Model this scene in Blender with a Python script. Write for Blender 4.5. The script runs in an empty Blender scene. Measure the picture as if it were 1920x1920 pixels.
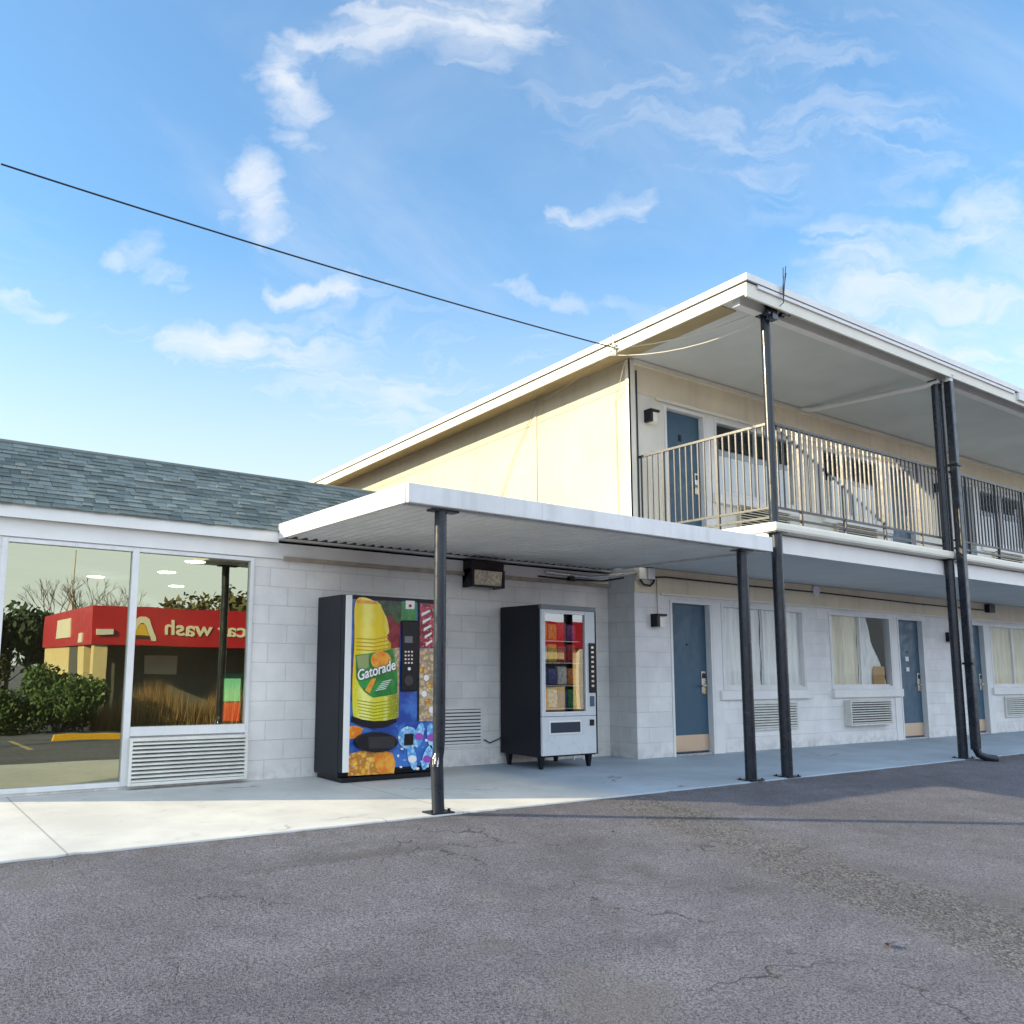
import bpy, bmesh, math, random
from mathutils import Vector, Matrix
random.seed(7)
R = math.radians
scene = bpy.context.scene
COL = scene.collection

# ------------------------------------------------------------------ camera
CF = Vector((0.54565829, 0.82734873, 0.13323329))
CR = Vector((0.83396984, -0.55171074, 0.01046757))
CU = Vector((-0.08216656, -0.10540083, 0.99102942))
CO = Vector((0, 0, 1.17454))
FPX, PCX, PCY = 1582.24, 791.725, 1037.0155
cam = bpy.data.cameras.new("camera")
camo = bpy.data.objects.new("camera", cam); COL.objects.link(camo)
camo.matrix_world = Matrix(((CR.x, CU.x, -CF.x, CO.x), (CR.y, CU.y, -CF.y, CO.y), (CR.z, CU.z, -CF.z, CO.z), (0, 0, 0, 1)))
cam.sensor_width = 36; cam.lens = FPX / 1920 * 36
cam.shift_x = (960 - PCX) / 1920; cam.shift_y = (PCY - 960) / 1920
cam.clip_start = 0.05; cam.clip_end = 3000
scene.camera = camo

# ------------------------------------------------------------------ sun, exposure
SUN_AZ, SUN_EL = R(27), R(19.6)
sv = Vector((-math.cos(SUN_AZ) * math.cos(SUN_EL), math.sin(SUN_AZ) * math.cos(SUN_EL), math.sin(SUN_EL)))  # towards the sun
sl = bpy.data.lights.new("sun", 'SUN'); sl.energy = 2.0; sl.angle = R(0.5); sl.color = (1.0, 0.83, 0.54)
so = bpy.data.objects.new("sun", sl); COL.objects.link(so)
so.rotation_euler = sv.to_track_quat('Z', 'Y').to_euler()
scene.view_settings.view_transform = 'Standard'
scene.view_settings.look = 'None'
scene.view_settings.exposure = 2.05
scene.view_settings.gamma = 1.0
scene.cycles.caustics_reflective = False
scene.cycles.caustics_refractive = False
scene.view_settings.use_curve_mapping = False

# ------------------------------------------------------------------ node helpers
class NT:
    def __init__(s, tree): s.t = tree
    def n(s, kind, **kw):
        nd = s.t.nodes.new(kind)
        for k, v in kw.items(): setattr(nd, k, v)
        return nd
    def link(s, a, b): s.t.links.new(a, b)
    def put(s, sock, v):
        if v is None: return
        if hasattr(v, 'is_linked'): s.link(v, sock)
        else: sock.default_value = v
    def math(s, op, a, b=None, c=None, clamp=False):
        nd = s.n('ShaderNodeMath', operation=op); nd.use_clamp = clamp
        s.put(nd.inputs[0], a); s.put(nd.inputs[1], b); s.put(nd.inputs[2], c)
        return nd.outputs[0]
    def vmath(s, op, a, b=None, scale=None):
        nd = s.n('ShaderNodeVectorMath', operation=op)
        s.put(nd.inputs[0], a); s.put(nd.inputs[1], b)
        if scale is not None: s.put(nd.inputs['Scale'], scale)
        return nd.outputs['Value'] if op in ('DOT_PRODUCT', 'LENGTH', 'DISTANCE') else nd.outputs[0]
    def comb(s, x, y, z):
        nd = s.n('ShaderNodeCombineXYZ'); s.put(nd.inputs[0], x); s.put(nd.inputs[1], y); s.put(nd.inputs[2], z); return nd.outputs[0]
    def sep(s, v):
        nd = s.n('ShaderNodeSeparateXYZ'); s.put(nd.inputs[0], v); return nd.outputs
    def noise(s, vec, scale=5, detail=4, rough=0.5, dist=0.0):
        nd = s.n('ShaderNodeTexNoise'); s.put(nd.inputs['Vector'], vec)
        nd.inputs['Scale'].default_value = scale; nd.inputs['Detail'].default_value = detail
        nd.inputs['Roughness'].default_value = rough; nd.inputs['Distortion'].default_value = dist
        return nd.outputs['Fac']
    def smooth(s, v, a, b, lo=0.0, hi=1.0):
        nd = s.n('ShaderNodeMapRange', interpolation_type='SMOOTHSTEP')
        s.put(nd.inputs[0], v); s.put(nd.inputs[1], a); s.put(nd.inputs[2], b); s.put(nd.inputs[3], lo); s.put(nd.inputs[4], hi)
        return nd.outputs[0]
    def mix(s, f, a, b, blend='MIX'):
        nd = s.n('ShaderNodeMix', data_type='RGBA', blend_type=blend)
        s.put(nd.inputs[0], f)
        for i, v in ((6, a), (7, b)):
            if isinstance(v, (tuple, list)) and len(v) == 3: v = tuple(v) + (1,)
            s.put(nd.inputs[i], v)
        return nd.outputs[2]

# ------------------------------------------------------------------ world: sky and high cloud
world = bpy.data.worlds.new("World"); scene.world = world; world.use_nodes = True
wt = NT(world.node_tree); world.node_tree.nodes.clear()
sky = wt.n('ShaderNodeTexSky', sky_type='NISHITA')
sky.sun_disc = False; sky.sun_elevation = SUN_EL; sky.sun_rotation = math.atan2(sv.x, sv.y)
sky.air_density = 1.0; sky.dust_density = 0.5; sky.ozone_density = 2.0; sky.altitude = 50
D = wt.n('ShaderNodeTexCoord').outputs['Generated']
dz = wt.sep(D)
# cloud sheet coordinates: direction projected on a fixed plane high above
den = wt.math('ADD', wt.math('MAXIMUM', dz[2], 0.0), 0.18)
P = wt.comb(wt.math('DIVIDE', dz[0], den), wt.math('DIVIDE', dz[1], den), 0.0)
st = wt.n('ShaderNodeMapping'); wt.link(P, st.inputs[0]); st.inputs['Rotation'].default_value = (0, 0, R(25)); st.inputs['Scale'].default_value = (0.55, 1.25, 1)
veil = wt.noise(st.outputs[0], 1.3, 7, 0.62, 0.6)
veil = wt.smooth(veil, 0.44, 0.82)
fine = wt.noise(st.outputs[0], 7.0, 6, 0.62, 1.2)
# wisps: streaks at fixed directions of the sky, in the tangent plane of one fixed direction
A0, A1, A2 = Vector((0.8340, -0.5517, 0.0105)), Vector((-0.0822, -0.1054, 0.9910)), Vector((0.5457, 0.8273, 0.1332))
fw = wt.math('MAXIMUM', wt.vmath('DOT_PRODUCT', D, tuple(A2)), 0.05)
tu = wt.math('DIVIDE', wt.vmath('DOT_PRODUCT', D, tuple(A0)), fw)
tv = wt.math('DIVIDE', wt.vmath('DOT_PRODUCT', D, tuple(A1)), fw)
T = wt.comb(tu, tv, 0.0)
w1 = wt.n('ShaderNodeTexNoise'); wt.link(T, w1.inputs['Vector']); w1.inputs['Scale'].default_value = 7; w1.inputs['Detail'].default_value = 5; w1.inputs['Roughness'].default_value = 0.6
wob = wt.vmath('SCALE', wt.vmath('SUBTRACT', w1.outputs['Color'], (0.5, 0.5, 0.5)), scale=0.11)
w2 = wt.n('ShaderNodeTexNoise'); wt.link(T, w2.inputs['Vector']); w2.inputs['Scale'].default_value = 24; w2.inputs['Detail'].default_value = 4; w2.inputs['Roughness'].default_value = 0.5
wob2 = wt.vmath('SCALE', wt.vmath('SUBTRACT', w2.outputs['Color'], (0.5, 0.5, 0.5)), scale=0.028)
TW = wt.vmath('MULTIPLY', wt.vmath('ADD', wt.vmath('ADD', T, wob), wob2), (1, 1, 0))
def tang(x, y): return ((x - PCX) / FPX, (PCY - y) / FPX, 0)
WISPS = [  # start, end, half-width, strength
    ((700, 45), (960, 20), 60, .75), ((850, 45), (945, 50), 60, .8), ((560, 75), (720, 50), 26, .75),
    ((520, 110), (575, 170), 26, .85), ((545, 180), (560, 245), 26, .55), ((565, 245), (625, 315), 24, .45),
    ((480, 315), (512, 425), 26, .8), ((430, 350), (440, 415), 22, .4), ((215, 465), (275, 450), 22, .6),
    ((270, 480), (335, 545), 15, .5), ((335, 545), (560, 600), 16, .35), ((0, 540), (100, 585), 26, .7),
    ((100, 590), (400, 640), 42, .45), ((350, 655), (470, 645), 30, .95), ((400, 670), (640, 770), 55, .65),
    ((520, 700), (860, 800), 95, .72), ((525, 545), (640, 548), 20, .85), ((1030, 388), (1220, 385), 15, .75),
    ((910, 515), (1050, 560), 12, .5), ((1050, 560), (1280, 572), 16, .6), ((1530, 442), (1720, 455), 22, .5),
    ((1700, 470), (1920, 380), 70, .4), ((1600, 535), (1900, 560), 80, .75), ((1720, 690), (1920, 620), 95, .85), ((1840, 420), (1920, 520), 60, .7), ((620, 620), (980, 700), 70, .5), ((60, 640), (380, 720), 50, .4),
    ((1620, 10), (1760, 45), 22, .4), ((1080, 120), (1420, 260), 130, .42), ((1480, 60), (1750, 330), 100, .42),
    ((0, 800), (520, 850), 70, .4), ((100, 700), (330, 760), 60, .22),
]
acc = None
for a, b, w, k in WISPS:
    a, b = Vector(tang(*a)), Vector(tang(*b)); ab = b - a; w = w / FPX
    h = wt.math('DIVIDE', wt.vmath('DOT_PRODUCT', wt.vmath('SUBTRACT', TW, tuple(a)), tuple(ab)), ab.length_squared, clamp=True)
    near = wt.vmath('ADD', wt.vmath('SCALE', tuple(ab), scale=h), tuple(a))
    dd = wt.vmath('DISTANCE', TW, near)
    m = wt.smooth(dd, 0.0, w * 3.2, k * .92, 0.0)
    acc = m if acc is None else wt.math('MAXIMUM', acc, m)
sm = wt.n('ShaderNodeMapping'); wt.link(TW, sm.inputs[0]); sm.inputs['Rotation'].default_value = (0, 0, R(24)); sm.inputs['Scale'].default_value = (0.8, 2.9, 1)
strk = sm.outputs[0]
tex = wt.smooth(wt.noise(strk, 8, 5, 0.55, 1.2), 0.25, 0.72)
soft = wt.smooth(wt.math('ADD', acc, wt.math('MULTIPLY', wt.math('SUBTRACT', tex, 0.5), 0.42)), 0.05, 1.25, 0.0, 1.0)
wis = wt.math('MULTIPLY', wt.math('MULTIPLY', wt.math('MULTIPLY', soft, wt.smooth(acc, 0.0, 0.45)), 0.9), wt.smooth(wt.vmath('DOT_PRODUCT', D, tuple(A2)), 0.3, 0.5))
cov = wt.math('MAXIMUM', wt.math('MULTIPLY', wt.math('MULTIPLY', veil, wt.smooth(fine, 0.2, 0.7, 0.55, 1.0)), 0.42), wis)
hz = wt.smooth(dz[2], 0.0, 0.52, 1.0, 0.0)
cov = wt.math('MAXIMUM', wt.math('MAXIMUM', cov, hz), wt.math('ADD', 0.05, wt.math('MULTIPLY', veil, 0.4)))
# broad bright thin cloud added behind the camera, to fill the shaded fronts
fill_bank = wt.math('MULTIPLY', wt.smooth(dz[1], 0.25, -0.55), wt.smooth(veil, 0.0, 0.6, 0.7, 1.0))
hs = wt.n('ShaderNodeHueSaturation'); wt.link(sky.outputs[0], hs.inputs['Color']); hs.inputs['Saturation'].default_value = 1.05
skyc = wt.mix(1.0, hs.outputs[0], (0.51, 0.70, 0.74), 'MULTIPLY')
cl = wt.mix(wt.math('MULTIPLY', fill_bank, 0.92), wt.mix(cov, skyc, (2.16, 2.22, 2.30)), (3.9, 4.4, 5.0))
bg = wt.n('ShaderNodeBackground'); wt.link(cl, bg.inputs[0]); bg.inputs[1].default_value = 0.11
wo = wt.n('ShaderNodeOutputWorld'); wt.link(bg.outputs[0], wo.inputs[0])

# ------------------------------------------------------------------ materials
MATS = {}
def mat(name, color=(.8, .8, .8), rough=.6, metal=0.0, var=0.0, vscale=3.0, bump=0.0, bscale=60.0, spec=0.5, coat=0.0, fn=None):
    if name in MATS: return MATS[name]
    m = bpy.data.materials.new(name); m.use_nodes = True; t = NT(m.node_tree)
    b = m.node_tree.nodes['Principled BSDF']
    b.inputs['Base Color'].default_value = tuple(color) + (1,)
    b.inputs['Roughness'].default_value = rough; b.inputs['Metallic'].default_value = metal
    b.inputs['Specular IOR Level'].default_value = spec; b.inputs['Coat Weight'].default_value = coat
    pos = t.n('ShaderNodeNewGeometry').outputs['Position']
    if var:
        f = t.noise(pos, vscale, 6, 0.6)
        d = t.smooth(f, 0.25, 0.75, 1 - var, 1 + var * 0.5)
        c = t.mix(1.0, tuple(color), t.comb(d, d, d), 'MULTIPLY'); t.link(c, b.inputs['Base Color'])
        r = t.smooth(t.noise(pos, vscale * 4, 3), 0.3, 0.7, max(rough - .1, .02), min(rough + .12, 1)); t.link(r, b.inputs['Roughness'])
    if bump:
        bn = t.n('ShaderNodeBump'); bn.inputs['Strength'].default_value = bump; bn.inputs['Distance'].default_value = 0.01
        t.link(t.noise(pos, bscale, 4), bn.inputs['Height']); t.link(bn.outputs[0], b.inputs['Normal'])
    if fn: fn(t, b, pos)
    MATS[name] = m; return m

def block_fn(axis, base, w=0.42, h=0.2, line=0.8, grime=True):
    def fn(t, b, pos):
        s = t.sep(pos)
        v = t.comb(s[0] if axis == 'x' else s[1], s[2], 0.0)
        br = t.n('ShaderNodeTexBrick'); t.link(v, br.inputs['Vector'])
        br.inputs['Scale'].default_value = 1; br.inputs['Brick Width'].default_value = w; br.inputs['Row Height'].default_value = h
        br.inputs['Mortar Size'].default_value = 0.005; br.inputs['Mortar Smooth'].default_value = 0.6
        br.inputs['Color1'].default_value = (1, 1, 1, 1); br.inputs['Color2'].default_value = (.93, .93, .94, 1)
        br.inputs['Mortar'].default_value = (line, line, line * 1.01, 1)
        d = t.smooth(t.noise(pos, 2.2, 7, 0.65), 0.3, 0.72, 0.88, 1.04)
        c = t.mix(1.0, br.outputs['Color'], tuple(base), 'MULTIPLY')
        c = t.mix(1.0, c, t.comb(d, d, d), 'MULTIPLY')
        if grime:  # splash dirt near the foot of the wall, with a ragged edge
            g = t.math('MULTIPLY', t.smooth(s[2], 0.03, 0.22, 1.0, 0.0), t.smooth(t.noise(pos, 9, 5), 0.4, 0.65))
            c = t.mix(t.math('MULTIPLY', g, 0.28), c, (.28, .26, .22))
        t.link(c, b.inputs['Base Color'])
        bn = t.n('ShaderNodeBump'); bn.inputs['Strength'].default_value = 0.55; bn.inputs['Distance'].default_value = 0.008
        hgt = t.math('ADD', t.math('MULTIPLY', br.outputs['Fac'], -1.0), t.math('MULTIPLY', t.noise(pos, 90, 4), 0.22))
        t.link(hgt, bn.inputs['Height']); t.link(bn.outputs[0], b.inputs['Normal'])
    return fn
def panel_fn(axis, base, step, streak=0.1):
    def fn(t, b, pos):
        s = t.sep(pos); u = s[0] if axis == 'x' else s[1]
        d = t.smooth(t.noise(pos, 1.3, 7, 0.65), 0.3, 0.72, 1 - streak, 1.03)
        sv_ = t.vmath('MULTIPLY', pos, (6, 6, 0.35))
        e = t.smooth(t.noise(sv_, 1.5, 5), 0.45, 0.8, 1.0, 1 - streak)
        k = t.math('MULTIPLY', d, e)
        c = t.mix(1.0, tuple(base), t.comb(k, k, k), 'MULTIPLY'); t.link(c, b.inputs['Base Color'])
        if step:
            fr = t.math('ABSOLUTE', t.math('SUBTRACT', t.math('FRACT', t.math('DIVIDE', u, step)), 0.5))
            bn = t.n('ShaderNodeBump'); bn.inputs['Strength'].default_value = 0.3; bn.inputs['Distance'].default_value = 0.01
            t.link(t.smooth(fr, 0.0, 0.012, 0.0, 1.0), bn.inputs['Height']); t.link(bn.outputs[0], b.inputs['Normal'])
    return fn

M_block = mat('painted_block', rough=.62, fn=block_fn('x', (.84, .825, .79)))
M_blockm = mat('painted_block_motel', rough=.62, fn=block_fn('x', (.85, .84, .82), line=.86))
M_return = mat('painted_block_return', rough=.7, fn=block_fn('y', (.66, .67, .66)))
M_gable = mat('cream_siding', rough=.6, fn=panel_fn('y', (.54, .485, .36), 0))
M_upper = mat('upper_wall_paint', rough=.62, fn=panel_fn('x', (.78, .75, .66), 1.22, .08))
M_tan = mat('tan_header_paint_bounce', rough=.62, fn=panel_fn('x', (.82, .72, .53), 2.44, .1))  # header panel tan, with warm ground bounce put into the colour
M_white = mat('white_trim_paint', (.80, .80, .78), .5, var=.07, vscale=2.5)
M_cream = mat('cream_trim_paint', (.80, .77, .66), .5, var=.08, vscale=2.0)
M_alum = mat('white_aluminium', rough=.4, fn=panel_fn('x', (.78, .785, .78), 0, .14))
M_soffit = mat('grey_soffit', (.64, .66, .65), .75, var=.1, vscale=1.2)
M_canopyunder = mat('canopy_sheet', (.80, .80, .78), .45, var=.1, vscale=2.0)
M_post = mat('black_post_paint', (.016, .021, .030), .26, var=.06, vscale=2, spec=.4)
M_rail = mat('rail_paint', (.035, .034, .037), .35, var=.25, vscale=12)
M_door = mat('blue_door_paint', (.035, .095, .150), .42, var=.10, vscale=2.2, bump=.05, bscale=90)
M_kick = mat('kick_plate_metal', (.66, .50, .36), .42, metal=.6, var=.05, vscale=2)
M_brass = mat('brass', (.75, .56, .28), .25, metal=1.0)
M_steel = mat('brushed_steel', (.62, .62, .62), .3, metal=1.0, var=.1, vscale=20)
M_dark = mat('dark_cavity', (.012, .013, .016), .7)
M_black = mat('black_metal', (.008, .009, .013), .35, spec=.3)
M_blackside = mat('black_cabinet_paint', (.007, .009, .015), .3, spec=.25)
M_cable = mat('cable_sheath', (.02, .022, .025), .5)
M_wire = mat('pale_wire', (.7, .66, .55), .5)
M_acmetal = mat('ac_beige', (.66, .66, .61), .45, var=.12, vscale=7)
M_ply = mat('weathered_wood', (.42, .36, .28), .7, var=.3, vscale=6)
M_curtain = None
def curtain_fn(base):
    def fn(t, b, pos):
        s = t.sep(pos)
        v = t.comb(t.math('MULTIPLY', s[0], 9.0), 0.0, t.math('MULTIPLY', s[2], 0.4))
        f = t.smooth(t.noise(v, 2.0, 4), 0.3, 0.7, .82, 1.05)
        t.link(t.mix(1.0, tuple(base), t.comb(f, f, f), 'MULTIPLY'), b.inputs['Base Color'])
    return fn
M_curtain = mat('curtain_white', rough=.85, fn=curtain_fn((.88, .88, .86)))
M_curtainy = mat('curtain_cream', rough=.85, fn=curtain_fn((.86, .80, .62)))
def walk_fn(t, b, pos):
    s = t.sep(pos)
    d = t.smooth(t.noise(pos, 1.1, 8, 0.65), 0.3, 0.72, .82, 1.06)
    base = t.mix(t.smooth(s[0], 5.6, 6.4), (.62, .61, .57), (.34, .42, .50))   # bare concrete, then darker and grey-blue to the right
    c = t.mix(1.0, base, t.comb(d, d, d), 'MULTIPLY')
    c = t.mix(t.smooth(t.noise(pos, 5.0, 6, .6, .5), 0.58, 0.75, 0, .35), c, (.22, .22, .21))
    c = t.mix(t.smooth(t.noise(pos, 60.0, 3), 0.6, 0.8, 0, .35), c, (.62, .61, .57))
    jt = t.math('ABSOLUTE', t.math('SUBTRACT', t.math('FRACT', t.math('DIVIDE', t.math('ADD', s[0], .35), 3.05)), 0.5))
    c = t.mix(t.smooth(jt, 0.0, 0.004, .6, 0.0), c, (.12, .12, .12))
    v = t.n('ShaderNodeTexVoronoi', feature='DISTANCE_TO_EDGE'); v.inputs['Scale'].default_value = .45
    t.link(t.vmath('ADD', pos, t.vmath('SCALE', t.n('ShaderNodeTexNoise').outputs['Color'], scale=0.0)), v.inputs['Vector'])
    nz = t.n('ShaderNodeTexNoise'); t.link(pos, nz.inputs['Vector']); nz.inputs['Scale'].default_value = 4; nz.inputs['Detail'].default_value = 6
    t.link(t.vmath('ADD', pos, t.vmath('SCALE', nz.outputs['Color'], scale=.35)), v.inputs['Vector'])
    c = t.mix(t.math('MULTIPLY', t.smooth(v.outputs['Distance'], 0.002, 0.008, .7, 0.0), t.smooth(t.noise(pos, .8, 2), .57, .64)), c, (.13, .13, .12))
    t.link(c, b.inputs['Base Color'])
    bn = t.n('ShaderNodeBump'); bn.inputs['Strength'].default_value = 0.35; bn.inputs['Distance'].default_value = 0.006
    t.link(t.noise(pos, 45, 6, .65), bn.inputs['Height']); t.link(bn.outputs[0], b.inputs['Normal'])
M_walk = mat('walkway_concrete', rough=.7, fn=walk_fn)
GA, GB = (6.02, 5.5), (5.12, 2.1)     # gravelly seam across the lot (world points)
def asphalt_fn(t, b, pos):
    s = t.sep(pos)
    big = t.smooth(t.noise(pos, .55, 6, .6, .4), .3, .7, .80, 1.15)
    med = t.smooth(t.noise(pos, 3.2, 6, .65), .3, .7, .86, 1.12)
    grit = t.noise(pos, 75, 3, .75)
    gr2 = t.noise(pos, 170, 2, .7)
    base = (.146, .142, .168)
    c = t.mix(1.0, base, t.comb(big, big, big), 'MULTIPLY')
    c = t.mix(1.0, c, t.comb(med, med, med), 'MULTIPLY')
    g = t.smooth(grit, .36, .62, .42, 1.55)
    c = t.mix(1.0, c, t.comb(g, g, g), 'MULTIPLY')
    c = t.mix(t.smooth(gr2, .57, .68, 0, .75), c, (.34, .325, .325))
    c = t.mix(t.smooth(gr2, .43, .34, 0, .75), c, (.02, .02, .022))
    # brownish stains
    c = t.mix(t.smooth(t.noise(pos, 1.7, 5, .6, .6), .58, .72, 0, .35), c, (.055, .050, .046))
    c = t.mix(t.smooth(t.noise(t.vmath('ADD', pos, (31, 7, 0)), .9, 5, .6), .56, .72, 0, .4), c, (.15, .135, .12))
    # old oil and tyre rubbing, long dark smears along the lane
    tyre = t.noise(t.vmath('MULTIPLY', t.vmath('ADD', pos, (3, 11, 0)), (.35, 1.5, 1)), 1.1, 5, .6, .3)
    c = t.mix(t.smooth(tyre, .56, .72, 0, .38), c, (.045, .043, .045))
    # grit and soil gathered along the walkway edge
    ed = t.math('MULTIPLY', t.smooth(s[1], 5.42, 5.72), t.smooth(t.noise(pos, 7, 6, .65), .42, .62))
    c = t.mix(t.math('MULTIPLY', ed, .55), c, (.10, .085, .065))
    # coarse gravel seam
    ax, ay = GA; bx, by = GB; L = math.hypot(bx - ax, by - ay); ux, uy = (bx - ax) / L, (by - ay) / L
    al = t.math('ADD', t.math('MULTIPLY', t.math('SUBTRACT', s[0], ax), ux), t.math('MULTIPLY', t.math('SUBTRACT', s[1], ay), uy))
    pe = t.math('ADD', t.math('MULTIPLY', t.math('SUBTRACT', s[0], ax), -uy), t.math('MULTIPLY', t.math('SUBTRACT', s[1], ay), ux))
    pe = t.math('ADD', pe, t.math('MULTIPLY', t.math('SUBTRACT', t.noise(pos, 1.6, 5), .5), .55))
    seam = t.math('MULTIPLY', t.smooth(t.math("ABSOLUTE", pe), .22, .62, 1.0, 0.0), t.smooth(al, -.35, .15))
    vg = t.n('ShaderNodeTexVoronoi'); t.link(pos, vg.inputs['Vector']); vg.inputs['Scale'].default_value = 75
    vb = t.sep(vg.outputs['Color'])[0]
    stone = t.mix(t.smooth(vb, .35, .75), (.04, .04, .044), (.30, .29, .275))
    c = t.mix(t.math('MULTIPLY', t.math('MULTIPLY', seam, t.smooth(t.noise(pos, 5, 5, .7), .32, .6, .25, 1.0)), .62), c, stone)
    # cracks
    nz = t.n('ShaderNodeTexNoise'); t.link(pos, nz.inputs['Vector']); nz.inputs['Scale'].default_value = 2.6; nz.inputs['Detail'].default_value = 7
    wp = t.vmath('ADD', pos, t.vmath('SCALE', nz.outputs['Color'], scale=.55))
    vo = t.n('ShaderNodeTexVoronoi', feature='DISTANCE_TO_EDGE'); vo.inputs['Scale'].default_value = .6; t.link(wp, vo.inputs['Vector'])
    ck = t.math('MULTIPLY', t.smooth(vo.outputs['Distance'], .0012, .0045, 1, 0), t.smooth(t.noise(pos, .9, 3), .50, .62))
    c = t.mix(t.math('MULTIPLY', ck, .6), c, (.012, .012, .013))
    t.link(c, b.inputs['Base Color'])
    hgt = t.math('ADD', t.math('ADD', t.math('MULTIPLY', grit, 1.0), t.math('MULTIPLY', gr2, .5)), t.math('MULTIPLY', t.math('MULTIPLY', seam, t.math('SUBTRACT', 1.0, vg.outputs['Distance'])), 1.6))
    hgt = t.math('SUBTRACT', hgt, t.math('MULTIPLY', ck, 1.2))
    bn = t.n('ShaderNodeBump'); bn.inputs['Strength'].default_value = 0.95; bn.inputs['Distance'].default_value = 0.02
    t.link(hgt, bn.inputs['Height']); t.link(bn.outputs[0], b.inputs['Normal'])
M_asphalt = mat('asphalt', rough=.82, fn=asphalt_fn)
def shingle_fn(t, b, pos):
    r = t.n('ShaderNodeNewGeometry').outputs['Random Per Island']
    c = t.mix(r, (.095, .120, .112), (.205, .238, .220))
    g = t.smooth(t.noise(pos, 140, 3, .7), .3, .7, .6, 1.4)
    c = t.mix(1.0, c, t.comb(g, g, g), 'MULTIPLY')
    d = t.smooth(t.noise(pos, .8, 5), .3, .7, .85, 1.12)
    t.link(t.mix(1.0, c, t.comb(d, d, d), 'MULTIPLY'), b.inputs['Base Color'])
M_shingle = mat('asphalt_shingle', rough=.85, fn=shingle_fn)
def glass_mat(name, refl, tint, seethru, rough=0.0):
    if name in MATS: return MATS[name]
    m = bpy.data.materials.new(name); m.use_nodes = True; t = NT(m.node_tree); m.node_tree.nodes.clear()
    tr = t.n('ShaderNodeBsdfTransparent'); tr.inputs[0].default_value = tuple(seethru) + (1,)
    gl = t.n('ShaderNodeBsdfGlossy'); gl.inputs['Color'].default_value = tuple(tint) + (1,); gl.inputs['Roughness'].default_value = rough
    geo = t.n('ShaderNodeNewGeometry')
    bn = t.n('ShaderNodeBump'); bn.inputs['Strength'].default_value = 0.06; bn.inputs['Distance'].default_value = 0.02
    t.link(t.noise(geo.outputs['Position'], 1.1, 2), bn.inputs['Height']); t.link(bn.outputs[0], gl.inputs['Normal'])
    mx = t.n('ShaderNodeMixShader'); mx.inputs[0].default_value = refl
    t.link(tr.outputs[0], mx.inputs[1]); t.link(gl.outputs[0], mx.inputs[2])
    o = t.n('ShaderNodeOutputMaterial'); t.link(mx.outputs[0], o.inputs[0])
    MATS[name] = m; return m
M_glass = glass_mat('storefront_glass', .58, (.62, .63, .45), (.55, .58, .5))
M_glassw = glass_mat('window_glass', .035, (.92, .90, .84), (.96, .97, .96))
M_glassup = glass_mat('upper_window_glass', .16, (.9, .92, .95), (.8, .82, .82))
def emis(name, color, strength):
    m = bpy.data.materials.new(name); m.use_nodes = True; b = m.node_tree.nodes['Principled BSDF']
    b.inputs['Base Color'].default_value = tuple(color) + (1,); b.inputs['Emission Color'].default_value = tuple(color) + (1,); b.inputs['Emission Strength'].default_value = strength
    return m

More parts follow.
